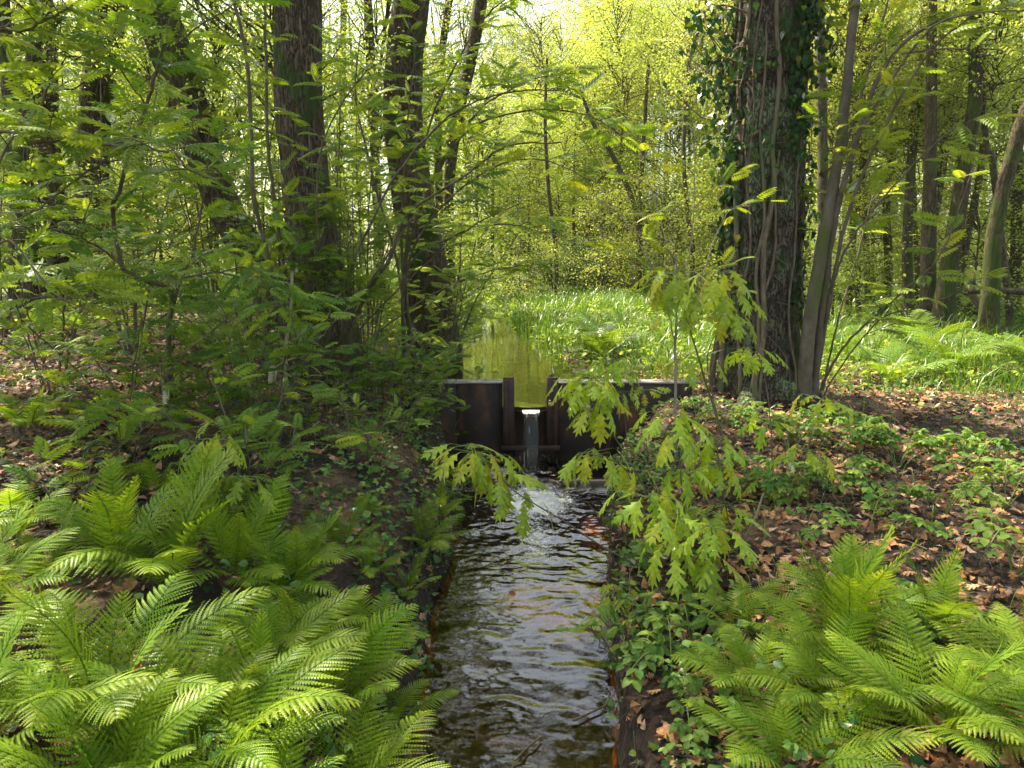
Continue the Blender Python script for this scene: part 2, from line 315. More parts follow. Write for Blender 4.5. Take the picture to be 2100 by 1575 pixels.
def ground_mat():
    m, nt, o, N = newmat('forest_floor'); L = nt.links.new
    tc = N('TexCoord'); sep = N('SeparateXYZ'); L(tc.outputs['Object'], sep.inputs[0])
    n1 = N('TexNoise'); n1.inputs['Scale'].default_value = 9; n1.inputs['Detail'].default_value = 9; n1.inputs['Roughness'].default_value = .7; L(tc.outputs['Object'], n1.inputs['Vector'])
    n2 = N('TexNoise'); n2.inputs['Scale'].default_value = 1.4; n2.inputs['Detail'].default_value = 4; L(tc.outputs['Object'], n2.inputs['Vector'])
    vo = N('TexVoronoi'); vo.inputs['Scale'].default_value = 28; L(tc.outputs['Object'], vo.inputs['Vector'])
    soil = ramp(N, [(.3, (.012, .008, .005)), (.55, (.035, .022, .014)), (.8, (.085, .055, .035))]); L(n1.outputs['Fac'], soil.inputs[0])
    lit = ramp(N, [(.0, (.05, .028, .015)), (.5, (.12, .07, .04)), (1, (.22, .14, .08))]); L(vo.outputs['Color'], lit.inputs[0])
    mr = N('MapRange'); mr.inputs[1].default_value = .46; mr.inputs[2].default_value = .58; L(n2.outputs['Fac'], mr.inputs[0])
    # leaf litter only above the damp bank foot
    mz = N('MapRange'); mz.inputs[1].default_value = .3; mz.inputs[2].default_value = .6; L(sep.outputs['Z'], mz.inputs[0])
    mm = N('Math', operation='MULTIPLY'); L(mr.outputs[0], mm.inputs[0]); L(mz.outputs[0], mm.inputs[1])
    a = N('Mix'); a.data_type = 'RGBA'; L(mm.outputs[0], a.inputs[0]); L(soil.outputs[0], a.inputs[6]); L(lit.outputs[0], a.inputs[7])
    # mossy green ground far away in the meadow
    my = N('MapRange'); my.inputs[1].default_value = 9; my.inputs[2].default_value = 13; L(sep.outputs['Y'], my.inputs[0])
    gr = ramp(N, [(.3, (.04, .06, .012)), (.7, (.09, .12, .025))]); L(n1.outputs['Fac'], gr.inputs[0])
    b2 = N('Mix'); b2.data_type = 'RGBA'; L(my.outputs[0], b2.inputs[0]); L(a.outputs[2], b2.inputs[6]); L(gr.outputs[0], b2.inputs[7])
    # sandy iron-stained bed; orange brightened on the bars to paint in sunlit patches
    mb_ = N('MapRange'); mb_.inputs[1].default_value = -.01; mb_.inputs[2].default_value = -.05; L(sep.outputs['Z'], mb_.inputs[0])
    bedd = ramp(N, [(.3, (.018, .014, .007)), (.6, (.06, .045, .02)), (.75, (.16, .08, .03))]); L(n1.outputs['Fac'], bedd.inputs[0])
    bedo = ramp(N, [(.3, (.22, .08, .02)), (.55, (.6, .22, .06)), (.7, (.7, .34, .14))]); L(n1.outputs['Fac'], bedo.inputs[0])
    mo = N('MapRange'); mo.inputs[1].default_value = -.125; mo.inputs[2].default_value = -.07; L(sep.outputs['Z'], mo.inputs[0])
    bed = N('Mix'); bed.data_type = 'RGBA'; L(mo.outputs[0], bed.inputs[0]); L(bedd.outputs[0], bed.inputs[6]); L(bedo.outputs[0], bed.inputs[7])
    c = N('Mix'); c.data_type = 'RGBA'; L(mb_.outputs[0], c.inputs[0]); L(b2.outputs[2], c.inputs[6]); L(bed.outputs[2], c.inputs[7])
    b = N('BsdfPrincipled'); L(c.outputs[2], b.inputs['Base Color']); b.inputs['Roughness'].default_value = .8; b.inputs['Specular IOR Level'].default_value = .3
    ad = N('Math', operation='ADD'); L(n1.outputs['Fac'], ad.inputs[0]); L(vo.outputs['Distance'], ad.inputs[1])
    bp = N('Bump'); bp.inputs['Strength'].default_value = .9; bp.inputs['Distance'].default_value = .04; L(ad.outputs[0], bp.inputs['Height']); L(bp.outputs[0], b.inputs['Normal'])
    L(b.outputs[0], o.inputs[0]); return m
def water_mat(name, tint, foam=True, bump=.12, bscale=22, fmul=1.25):
    m, nt, o, N = newmat(name); L = nt.links.new
    tc = N('TexCoord'); mp = N('Mapping'); mp.inputs['Scale'].default_value = (.7, 1.25, 1); L(tc.outputs['Object'], mp.inputs[0])
    nz = N('TexNoise'); nz.inputs['Scale'].default_value = bscale; nz.inputs['Detail'].default_value = 2; nz.inputs['Distortion'].default_value = .6; L(mp.outputs[0], nz.inputs['Vector'])
    bp = N('Bump'); bp.inputs['Strength'].default_value = bump; bp.inputs['Distance'].default_value = .02; L(nz.outputs['Fac'], bp.inputs['Height'])
    t = N('BsdfTransparent'); t.inputs[0].default_value = (*tint, 1)
    g = N('BsdfGlossy'); g.inputs['Roughness'].default_value = .03; g.inputs[0].default_value = (1, 1, 1, 1); L(bp.outputs[0], g.inputs['Normal'])
    fz = N('Fresnel'); fz.inputs[0].default_value = 1.36; L(bp.outputs[0], fz.inputs['Normal'])
    fm = N('Math', operation='MULTIPLY'); fm.inputs[1].default_value = fmul; fm.use_clamp = True; L(fz.outputs[0], fm.inputs[0])
    s = N('MixShader'); L(fm.outputs[0], s.inputs[0]); L(t.outputs[0], s.inputs[1]); L(g.outputs[0], s.inputs[2])
    out = s.outputs[0]
    if foam:
        at = N('Attribute'); at.attribute_name = 'var'
        n2 = N('TexNoise'); n2.inputs['Scale'].default_value = 26; n2.inputs['Detail'].default_value = 7; n2.inputs['Roughness'].default_value = .7; n2.inputs['Distortion'].default_value = 1.5; L(tc.outputs['Object'], n2.inputs['Vector'])
        ad = N('Math', operation='ADD'); L(n2.outputs['Fac'], ad.inputs[0]); L(at.outputs['Fac'], ad.inputs[1])
        mr = N('MapRange'); mr.inputs[1].default_value = .90; mr.inputs[2].default_value = 1.10; mr.inputs[4].default_value = .85; L(ad.outputs[0], mr.inputs[0])
        d = N('BsdfPrincipled'); d.inputs['Base Color'].default_value = (.72, .72, .66, 1); d.inputs['Roughness'].default_value = .4
        s2 = N('MixShader'); L(mr.outputs[0], s2.inputs[0]); L(out, s2.inputs[1]); L(d.outputs[0], s2.inputs[2]); out = s2.outputs[0]
    L(out, o.inputs[0]); return m
M['ground'] = ground_mat()
M['water'] = water_mat('stream_water', (.66, .54, .34), bump=.04, bscale=30, fmul=1.8)
M['pond'] = water_mat('pond_water', (.30, .24, .12), foam=False, bump=.05, bscale=9, fmul=1.5)
def fall_mat():
    m, nt, o, N = newmat('falling_water'); L = nt.links.new
    tc = N('TexCoord'); mp = N('Mapping'); mp.inputs['Scale'].default_value = (60, 14, 3.0); L(tc.outputs['Object'], mp.inputs[0])
    nz = N('TexNoise'); nz.inputs['Scale'].default_value = 1; nz.inputs['Detail'].default_value = 5; L(mp.outputs[0], nz.inputs['Vector'])
    bp = N('Bump'); bp.inputs['Strength'].default_value = .5; bp.inputs['Distance'].default_value = .02; L(nz.outputs['Fac'], bp.inputs['Height'])
    t = N('BsdfTransparent'); t.inputs[0].default_value = (.85, .80, .68, 1)
    g = N('BsdfGlossy'); g.inputs['Roughness'].default_value = .06; L(bp.outputs[0], g.inputs['Normal'])
    s = N('MixShader'); fz = N('Fresnel'); fz.inputs[0].default_value = 1.36; L(bp.outputs[0], fz.inputs['Normal']); L(fz.outputs[0], s.inputs[0]); L(t.outputs[0], s.inputs[1]); L(g.outputs[0], s.inputs[2])
    mr = N('MapRange'); mr.inputs[1].default_value = .56; mr.inputs[2].default_value = .78; mr.inputs[4].default_value = .5; L(nz.outputs['Fac'], mr.inputs[0])
    d = N('BsdfPrincipled'); d.inputs['Base Color'].default_value = (.7, .7, .66, 1); d.inputs['Roughness'].default_value = .3
    s2 = N('MixShader'); L(mr.outputs[0], s2.inputs[0]); L(s.outputs[0], s2.inputs[1]); L(d.outputs[0], s2.inputs[2])
    L(s2.outputs[0], o.inputs[0]); return m
M['fall'] = fall_mat()

# ------------------------------------------------------------------ the ground, one sheet
def axis_pts(dense, far, n0, n1):
    a = np.linspace(dense[0], dense[1], n0)
    g = np.geomspace(1, far, n1)-1
    st = a[1]-a[0]; g = g/g[1]*st if g[1] > 0 else g
    g = np.linspace(0, 1, n1)**2.6
    return np.concatenate([(dense[0]-g[1:]*(far+dense[0]) - st*np.arange(1, n1)*.5)[::-1], a, dense[1]+g[1:]*(far-dense[1])+st*np.arange(1, n1)*.5])
gx = axis_pts((-3.6, 4.2), 140, 200, 70)
gy_ = np.concatenate([np.linspace(-30, 1.5, 16)[:-1], np.linspace(1.5, 7.93, 190), [7.97, 8.0], np.linspace(8.05, 16, 120), 16+np.linspace(0, 1, 90)[1:]**2*160])
X, Y = np.meshgrid(gx, gy_)
Z = H(X, Y)
nx, ny = len(gx), len(gy_)
mb = MB(); i = np.arange(ny-1)[:, None]*nx; j = np.arange(nx-1)[None]
mb.add(np.stack([X, Y, Z], -1).reshape(-1, 3), np.stack([i+j, i+j+1, i+nx+j+1, i+nx+j], -1).reshape(-1, 4))
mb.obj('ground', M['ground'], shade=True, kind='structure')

# ------------------------------------------------------------------ water surfaces
def wave(x, y):
    e = smooth((y-2)/5)
    wx1 = x+.16*(fbm(x*2.1, y*2.1, 11, 2)-.5); wy1 = y+.22*(fbm(x*2.6, y*2.0, 12, 3)-.5)
    a = (fbm(wx1*3.0, wy1*7.0, 0, 1)-.5)*.014 + (vnoise(wx1*9+wy1*3, wy1*17, 4)-.5)*.0060 + (vnoise(wx1*22, wy1*28, 8)-.5)*.0018*(.2+2.6*e)
    turb = np.exp(-((x-.22)**2/.22+(y-6.9)**2/.7))
    return a*(1+.3*e) + turb*(fbm(x*13, y*13, 1, 4)-.5)*.09
wx, wy = np.meshgrid(np.linspace(-1.3, 1.75, 250), np.linspace(1.6, 7.94, 560))
def foam_amt(x, y):
    d1 = np.exp(-(((x-.22)/.50)**2+((y-6.75)/.60)**2))*.70
    d2 = np.exp(-(((x-.20)/.30)**2+((y-5.8)/.9)**2))*.47
    d3 = np.exp(-(((x+.15)/.35)**2+((y-7.5)/.3)**2))*.58
    d4 = np.exp(-(((x-.75)/.3)**2+((y-7.0)/.25)**2))*.36
    return np.maximum.reduce([d1, d2, d3, d4])
mb = MB(); n0, n1 = wx.shape; i = np.arange(n0-1)[:, None]*n1; j = np.arange(n1-1)[None]
wz = wave(wx, wy) + .07*smooth((wy-7.1)/.12)
mb.add(np.stack([wx, wy, wz], -1).reshape(-1, 3), np.stack([i+j, i+j+1, i+n1+j+1, i+n1+j], -1).reshape(-1, 4), foam_amt(wx, wy).ravel())
mb.obj('stream', M['water'], shade=True, kind='structure')
px_, py_ = np.meshgrid(np.linspace(-2.6, 2.2, 120), np.concatenate([np.linspace(7.965, 14, 150), np.linspace(14.1, 38, 160)]))
mb = MB(); n0, n1 = px_.shape; i = np.arange(n0-1)[:, None]*n1; j = np.arange(n1-1)[None]
lip = np.exp(-(((px_-.2)/.12)**2+((py_-7.96)/.10)**2))
pz_ = ZUP + (fbm(px_*3, py_*4, 6, 3)-.5)*.004 - .012*lip
mb.add(np.stack([px_, py_, pz_], -1).reshape(-1, 3), np.stack([i+j, i+j+1, i+n1+j+1, i+n1+j], -1).reshape(-1, 4))
mb.obj('pond_water', M['pond'], shade=True, kind='structure')
# the falling jet: a rounded solid ribbon, wider at the lip
mb = MB(); nn = 46; t = np.linspace(0, 1, nn); sd = 40
yc = 7.97-.05 - .34*t**.62; zc = .635 - .60*t**1.5
wdt = .100 - .030*smooth(t/.25) + .012*t; thk = .007+.010*t
th = np.linspace(0, 2*math.pi, sd, endpoint=False)
xx = .205 + wdt[:, None]*np.cos(th)[None]*(1+.05*(fbm(np.zeros((nn, 1)), t[:, None]*6, 2)-.5))
nzv = fbm(xx*60, t[:, None]*3.2+np.zeros_like(xx), 3, 3)-.5
rr = thk[:, None]*np.sin(th)[None]
yy = yc[:, None]+rr+nzv*.022*np.sign(np.sin(th))[None]; zz = zc[:, None]+0*xx-rr*.3
i = np.arange(nn-1)[:, None]*sd; j = np.arange(sd)[None]; j2 = (j+1) % sd
mb.add(np.stack([xx, yy, zz], -1).reshape(-1, 3), np.stack([i+j, i+j2, i+sd+j2, i+sd+j], -1).reshape(-1, 4))
mb.obj('waterfall', M['fall'], shade=True, kind='structure')
# splash drops
mb = MB(); oct_ = (np.array([[1, 0, 0], [-1, 0, 0], [0, 1, 0], [0, -1, 0], [0, 0, 1], [0, 0, -1.]]), [np.array([[0, 2, 4], [2, 1, 4], [1, 3, 4], [3, 0, 4], [2, 0, 5], [1, 2, 5], [3, 1, 5], [0, 3, 5]])])
n = 420; a = RS.rand(n)*2*math.pi; r = RS.rand(n)**.7*.42
pos = np.stack([.2+r*np.cos(a)-.10*(RS.rand(n) < .4), 7.52+.3*r*np.sin(a), .09+RS.rand(n)**2.2*.30*(1-r*1.4).clip(.2, 1)], -1)
mb.inst(oct_, pos, np.broadcast_to(np.eye(3), (n, 3, 3)), .0022+RS.rand(n)*.0045, .8)
mb.obj('splash', M['fall'], shade=True, kind='stuff')

# ------------------------------------------------------------------ the weir
weir = thing('weir', (.2, WY, .66), 'rusted steel weir wall with a notch the water pours through', 'weir')
for x0, x1 in ((-1.10, -.10), (.50, 1.95)):
    mb = MB()
    # sheet wall with shallow corrugation: three panels
    nxp = 2; xs = np.linspace(x0, x1, nxp+1)
    for k in range(nxp):
        dy = .0 if k % 2 else .004
        box(mb, (xs[k]+.002, WY-.02-dy, -.3), (xs[k+1]-.002, WY+.02-dy, .915), bev=.004)
    mb.obj('wall_panel', M['rust'], weir)
    mb = MB(); box(mb, (x0-.05, WY-.035, .917), (x1+(.0 if x0 < 0 else .1), WY+.15, .940), bev=.006); mb.obj('cap', M['cap'], weir, label='pale weathered cap plank on the wall')
for x0 in (-.095, .375):
    mb = MB()
    box(mb, (x0, WY-.10, .22), (x0+.12, WY-.085, 1.0), bev=.003)      # front flange
    box(mb, (x0+(.105 if x0 < 0 else 0.0), WY-.084, .22), (x0+(.12 if x0 < 0 else .015), WY+.03, 1.0), bev=.003)
    box(mb, (x0+(0 if x0 < 0 else .07), WY-.125, .22), (x0+(.05 if x0 < 0 else .12), WY-.101, .97), bev=.003)
    po = mb.obj('guide_post', M['rustpost'], weir)
    mb = MB()
    for z in (.35, .55, .75, .92):
        th = np.linspace(0, 2*math.pi, 9)[:-1]
        tube(mb, [(x0+.06, WY-.100, z), (x0+.06, WY-.112, z)], [.011, .010], 6)
    mb.obj('bolt', M['rust'], po, kind='stuff')
mb = MB()
# sill plate with a trapezoid notch
yb, yf = WY-.012, WY-.042
pr = [(.026, -.25), (.374, -.25), (.374, .625), (.33, .625), (.285, .56), (.13, .56), (.08, .625), (.026, .625)]
V = [(x, yf, z) for x, z in pr]+[(x, yb, z) for x, z in pr]; k = len(pr)
mb.add(V, [np.array([[i, (i+1) % k, k+(i+1) % k, k+i] for i in range(k)]), np.array([[0, 1, 4, 5], [8, 13, 12, 9]]), np.array([[1, 2, 3], [1, 3, 4], [0, 5, 6], [0, 6, 7], [9, 11, 10], [9, 12, 11], [8, 14, 13], [8, 15, 14]])])
mb.obj('sill_plate', M['rust'], weir)
mb = MB(); box(mb, (-.12, WY-.14, .20), (.52, WY-.128, .26), bev=.003); mb.obj('cross_bar', M['rustpost'], weir)
mb = MB(); box(mb, (-1.1, 7.22, -.2), (1.45, 7.32, .055), bev=.01); mb.obj('foot_beam', M['wetwood'], weir)
pl = thing('padlock', (.39, WY-.115, .78), 'small brass padlock hanging on the right guide post of the weir', 'padlock')
mb = MB(); box(mb, (.386, WY-.145, .695), (.424, WY-.128, .735), bev=.003); mb.obj('body', M['brass'], pl)
mb = MB(); a = np.linspace(0, math.pi, 12); P = np.stack([.405+.012*np.cos(a), np.full(12, WY-.136), .745+.014*np.sin(a)], -1); P = np.vstack([[P[0, 0], P[0, 1], .733], P, [P[-1, 0], P[-1, 1], .733]]); tube(mb, P, [.003], 6); mb.obj('shackle', M['steel'], pl, shade=True)
mb = MB()
th, ph = np.meshgrid(np.linspace(0, 2*math.pi, 24, endpoint=False), np.linspace(.01, math.pi-.01, 14))
sx = np.cos(th)*np.sin(ph); sy = np.sin(th)*np.sin(ph); sz = np.cos(ph); rr = 1+.35*(fbm(sx*1.6, sy*1.6, sz*1.6, 3)-.5)
i = np.arange(13)[:, None]*24; j = np.arange(24)[None]; j2 = (j+1) % 24; SPH = (np.stack([sx*rr, sy*rr*.8, sz*rr*.6], -1).reshape(-1, 3), [np.stack([i+j, i+24+j, i+24+j2, i+j2], -1).reshape(-1, 4)])
for k, (x, y, z, s_, lab) in enumerate([(1.02, 6.75, .03, .10, 'grey wet stone at the water edge right of the foam'), (-.62, 6.3, .03, .08, 'dark wet stone at the left edge below the weir')]):
    mb = MB(); mb.inst(SPH, np.array([[x, y, z]]), np.eye(3)[None], [s_], .5); tag(mb.obj('stone', M['stone'], shade=True), lab, 'stone')

# ------------------------------------------------------------------ leaf templates (base at origin, pointing +Y, normal +Z, length 1)
def simple_leaf(w=.24, fold=.10, droop=.15):
    ys = [0, .33, .68, 1]; ws = [0, w, w*.85, 0]
    z = lambda x, y: fold*abs(x)/w - droop*y*y
    V = [(0, 0, 0)]
    for y, ww in zip(ys[1:3], ws[1:3]): V += [(-ww, y, z(ww, y)), (0, y, z(0, y)), (ww, y, z(ww, y))]
    V += [(0, 1, z(0, 1))]
    return np.array(V, float), [np.array([[0, 2, 1], [0, 3, 2], [4, 5, 7], [5, 6, 7]]), np.array([[1, 2, 5, 4], [2, 3, 6, 5]])]
def rhomb(w=.3, fold=.12, droop=.1):
    V = [(0, 0, 0), (-w, .45, fold), (0, .5, 0), (w, .45, fold), (0, 1, -droop)]
    return np.array(V, float), [np.array([[0, 2, 1], [1, 2, 4], [0, 3, 2], [2, 3, 4]])]
LEAF, RH = simple_leaf(), rhomb()
ROUND = simple_leaf(.40, .08, .1)
def rowan_leaf(droop=.25, n=7, lw=.080, ll=.31):
    mb = MB()
    z = lambda y: -droop*y*y
    ts = np.linspace(.16, .90, n)
    pos, d, sc = [], [], []
    for t in ts:
        for sg in (-1, 1):
            pos.append((0, t, z(t))); a = math.radians(62-18*t); d.append((sg*math.sin(a), math.cos(a), -.25-droop*t*.6)); sc.append(ll*(.8+.35*math.sin(math.pi*t)))
    pos.append((0, .93, z(.93))); d.append((0, 1, -2*droop*.9)); sc.append(ll)
    mb.inst(rhomb(.215, .06, .12), np.array(pos), frames(np.array(d), np.array([0, 0, 1.])+0*np.array(d)), sc, .5)
    y = np.linspace(0, .93, 5); w = .008
    V = np.concatenate([np.stack([-w+0*y, y, z(y)-.003], -1), np.stack([w+0*y, y, z(y)-.003], -1)]); k = np.arange(4)
    mb.add(V, np.stack([k, k+5, k+6, k+1], -1))
    return np.concatenate(mb.V), [np.concatenate(f) for f in mb.F.values()]
ROWAN = [rowan_leaf(d) for d in (.12, .28, .48)]
def oak_leaf(bend=.35, fold=.22):
    # half outline of a bristle-lobed leaf: (x, y) with the midrib point each edge point hangs on
    o = [(.012, 0, 0), (.012, .10, .10), (.07, .17, .15), (.17, .25, .20), (.085, .29, .25), (.11, .33, .29), (.27, .47, .36), (.24, .50, .40), (.10, .47, .45), (.12, .53, .50), (.31, .72, .57), (.25, .74, .60), (.22, .80, .63), (.09, .68, .67), (.10, .75, .72), (.19, .92, .79), (.12, .90, .82), (.06, .87, .87), (.035, .93, .93), (0, 1.05, 1.0)]
    V, Fq = [], []
    z = lambda x, y: -fold*x - bend*y*y
    for x, y, m in o: V += [(-x, y, z(x, y)), (0, m, z(0, m)), (x, y, z(x, y))]
    for i in range(len(o)-1):
        a = 3*i; Fq += [[a, a+1, a+4, a+3], [a+1, a+2, a+5, a+4]]
    return np.array(V, float), [np.array(Fq)]
OAK = [oak_leaf(b, f) for b, f in ((.15, .25), (.4, .4), (.65, .15))]
def ivy_leaf():
    o = [(0, 0), (.30, -.12), (.28, .12), (.50, .30), (.30, .45), (.22, .62), (0, 1)]
    V = [(0, 0, 0), (0, .35, 0), (0, 1, -.1)]; L = [(x, y, .10*x-.1*y*y) for x, y in o[1:-1]]
    V += L + [(-x, y, z) for x, y, z in L]; n = len(L); F3 = []
    for s0 in (3, 3+n):
        idx = [0]+list(range(s0, s0+n))+[2]
        for a, b in zip(idx[:-1], idx[1:]): F3.append([1, a, b] if s0 == 3 else [1, b, a])
    return np.array(V, float), [np.array(F3)]
IVY = ivy_leaf()
def compound3(w=.34, n=3):
    mb = MB(); A = {3: (-75, 0, 75), 5: (-110, -55, 0, 55, 110)}[n]
    d = np.array([(math.sin(math.radians(a)), math.cos(math.radians(a)), -.25) for a in A])
    p = np.array([(0, .38, 0)]*n); p[n//2, 1] = .45
    mb.inst(simple_leaf(w, .10, .25), p, frames(d, np.array([0, 0, 1.])+0*d), [.55]*n, .5)
    mb.add([(-.01, 0, -.01), (.01, 0, -.01), (.01, .45, -.01), (-.01, .45, -.01)], np.array([[0, 1, 2, 3]]))
    return np.concatenate(mb.V), [np.concatenate(f) for f in mb.F.values()]
BRAM = [compound3(.36, 3), compound3(.32, 5)]

# ------------------------------------------------------------------ fern fronds: local x = outward, z = up
def frond_mesh(name, mat, e0=75, e1=-15, curl=0., width=.30, npairs=23, seed=0, lowres=False, side=0.):
    rs = np.random.RandomState(seed); mb = MB()
    n = 40; t = np.linspace(0, 1, n)
    el = np.radians(e0+(e1-e0)*t**1.25) + curl*np.maximum(t-.85, 0)*20
    az = side*t**1.5
    dx, dz = np.cos(el), np.sin(el)
    P = np.cumsum(np.stack([dx*np.cos(az), dx*np.sin(az), dz], -1)/n, axis=0); P[0] = 0
    T = norm(np.gradient(P, axis=0))
    up = np.array([0, 0, 1.]); Rr = norm(np.cross(T, np.array([-.3, 0, 1.])+0*T)); Nn = np.cross(Rr, T)
    tube(mb, P, np.interp(t, [0, 1], [.0075, .0015]), 4, .35, cap=False)
    for k in range(npairs):
        u = .13+.86*(k/npairs)**.95
        prof = math.sin(math.pi*min(1, (u-.03)/.97)**.78)**.8*(1.0 if u < .5 else 1.0)
        L = width*max(prof, .05)*rs.uniform(.93, 1.05)
        f = u*(n-1); i0 = int(f); p = P[i0]+(P[min(i0+1, n-1)]-P[i0])*(f-i0); T_, R_, N_ = T[i0], Rr[i0], Nn[i0]
        for sg in (-1, 1):
            fw = math.radians(10+34*u+rs.uniform(-4, 4)); d0 = norm(R_*sg*math.cos(fw)+T_*math.sin(fw)+N_*(.10+rs.uniform(-.05, .05)))
            m = 7 if lowres else 13
            s = np.linspace(0, 1, m+1)
            sag = -.34*L*rs.uniform(.7, 1.3); hook = curl*1.6
            C = p + d0*L*s[:, None] + N_*(sag*s[:, None]**2 + hook*L*s[:, None]**3) + T_*(.16*L*s[:, None]**2)
            D = norm(np.gradient(C, axis=0)); side_ = norm(np.cross(D, N_)); 
            lw = .86/npairs*(.39 if not lowres else .50)*(1-.35*max(0, u-.5))
            wl = lw*(1-s**1.8)**.75*(.9-.12*math.cos(math.pi*2*min(1, L/.08)*.5)) + .0012
            # pinnules: little tongues left and right of the pinna's rib
            a, b = C[:-1], C[1:]; wv = (wl[:-1]+wl[1:])[:, None]*.5
            for q in (-1, 1):
                mid = (a+b)*.5+D[:-1]*L/m*.38
                tip = mid+side_[:-1]*q*wv-N_*.15*wv
                b2 = a+(b-a)*.97
                V = np.stack([a, b2, tip+D[:-1]*L/m*.20, tip-D[:-1]*L/m*.26], 1).reshape(-1, 3)
                kk = np.arange(m)*4
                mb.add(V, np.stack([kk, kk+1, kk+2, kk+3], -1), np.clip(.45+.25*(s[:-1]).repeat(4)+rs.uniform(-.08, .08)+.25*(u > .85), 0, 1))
    me = mb.mesh(name, mat); return me
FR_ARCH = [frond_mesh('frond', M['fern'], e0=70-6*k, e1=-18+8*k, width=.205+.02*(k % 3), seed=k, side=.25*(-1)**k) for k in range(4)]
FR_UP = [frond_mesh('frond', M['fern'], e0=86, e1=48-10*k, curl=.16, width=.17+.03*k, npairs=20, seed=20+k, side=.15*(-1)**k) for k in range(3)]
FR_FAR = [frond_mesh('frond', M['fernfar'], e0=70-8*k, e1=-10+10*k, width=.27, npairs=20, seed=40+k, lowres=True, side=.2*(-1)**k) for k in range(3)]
def fern(x, y, size, n, label, group, far=False, up=.25, rz=None, spread=2*math.pi, facing=0, tilt=0., rs=RS):
    z = float(H(x, y))-.02
    t = thing('fern', (x, y, z), label, 'fern', group)
    n = n if far else int(n*1.12)
    for k in range(n):
        upk = (not far) and rs.rand() < up
        me = (FR_FAR if far else FR_UP if upk else FR_ARCH)[rs.randint(3 if (far or upk) else 4)]
        a = facing + spread*((k+rs.uniform(-.35, .35))/n-.5)
        s = size*(1 if far else .74)*rs.uniform(.66, 1.1)
        link_mesh('frond', me, t, loc=(.03*math.cos(a), .03*math.sin(a), 0), rot=(rs.uniform(-.15, .15), rs.uniform(-.2, .22)-tilt, a), sc=s)
    return t

# ------------------------------------------------------------------ trees
ORD = ['first', 'second', 'third', 'fourth', 'fifth', 'sixth', 'seventh', 'eighth', 'ninth', 'tenth', 'eleventh', 'twelfth', 'thirteenth', 'fourteenth', 'fifteenth', 'sixteenth', 'seventeenth', 'eighteenth', 'nineteenth', 'twentieth']
def crown_mesh(name, mat, R, n_cl, per, leaf, seed, tmpl=RH, flat=.45, hollow=.35):
    """leaf sprays in flattened clusters through an ellipsoid, plus the twigs that carry them"""
    rs = np.random.RandomState(seed); mb = MB(); tw = MB()
    u = norm(rs.randn(n_cl, 3)); rad = (hollow+(1-hollow)*rs.rand(n_cl)**.6)[:, None]
    C = u*rad*np.array(R)
    keep = fbm(C[:, 0]*1.1+seed, C[:, 1]*1.1, C[:, 2]*1.1, 2) > .43; C = C[keep]; n_cl = len(C)
    cs = np.min(R)*.22*(rs.rand(n_cl)*.8+.6)
    idx = np.repeat(np.arange(n_cl), per); g = rs.randn(len(idx), 3)*np.array([1, 1, flat])
    pos = C[idx]+g*cs[idx][:, None]*.75
    d = norm(norm(C[idx])*.6+rs.randn(len(idx), 3)*np.array([1, 1, .5])+np.array([0, 0, -.25])); nn = norm(rs.randn(len(idx), 3)*.45+np.array([0, 0, 1.]))
    cv = rs.rand(n_cl)*.5
    mb.inst(tmpl, pos, frames(d, nn), leaf*(rs.rand(len(idx))*.7+.65), np.clip(cv[idx]+rs.rand(len(idx))*.5, 0, 1))
    for c in C[::2]:
        a = np.array([0, 0, c[2]-abs(c[0])*.5-.4*R[2]*rs.rand()])*.8
        mid = (a+c)*.5+rs.randn(3)*.08*R[0]
        tube(tw, spline([a, mid, c, c*1.06], 7), [.012*R[0]/1.2, .003], 4)
    return mb.mesh(name, mat), tw.mesh('twigs', M['bark_far'])
CR = {
 'y': [crown_mesh('crown', M['yellowgreen'], (1.5, 1.5, 2.1), 150, 46, .062, 100+k) for k in range(3)],
 'g': [crown_mesh('crown', M['green'], (1.5, 1.5, 2.0), 150, 40, .064, 200+k) for k in range(4)],
 'd': [crown_mesh('crown', M['deep'], (1.3, 1.3, 1.4), 140, 50, .06, 300+k, hollow=.2) for k in range(2)],
 'top': [crown_mesh('crown', M['canopy'], (3.2, 3.2, 2.4), 120, 34, .13, 400+k) for k in range(4)],
}
GONE = []      # sun paths kept open: (ground point, radius)
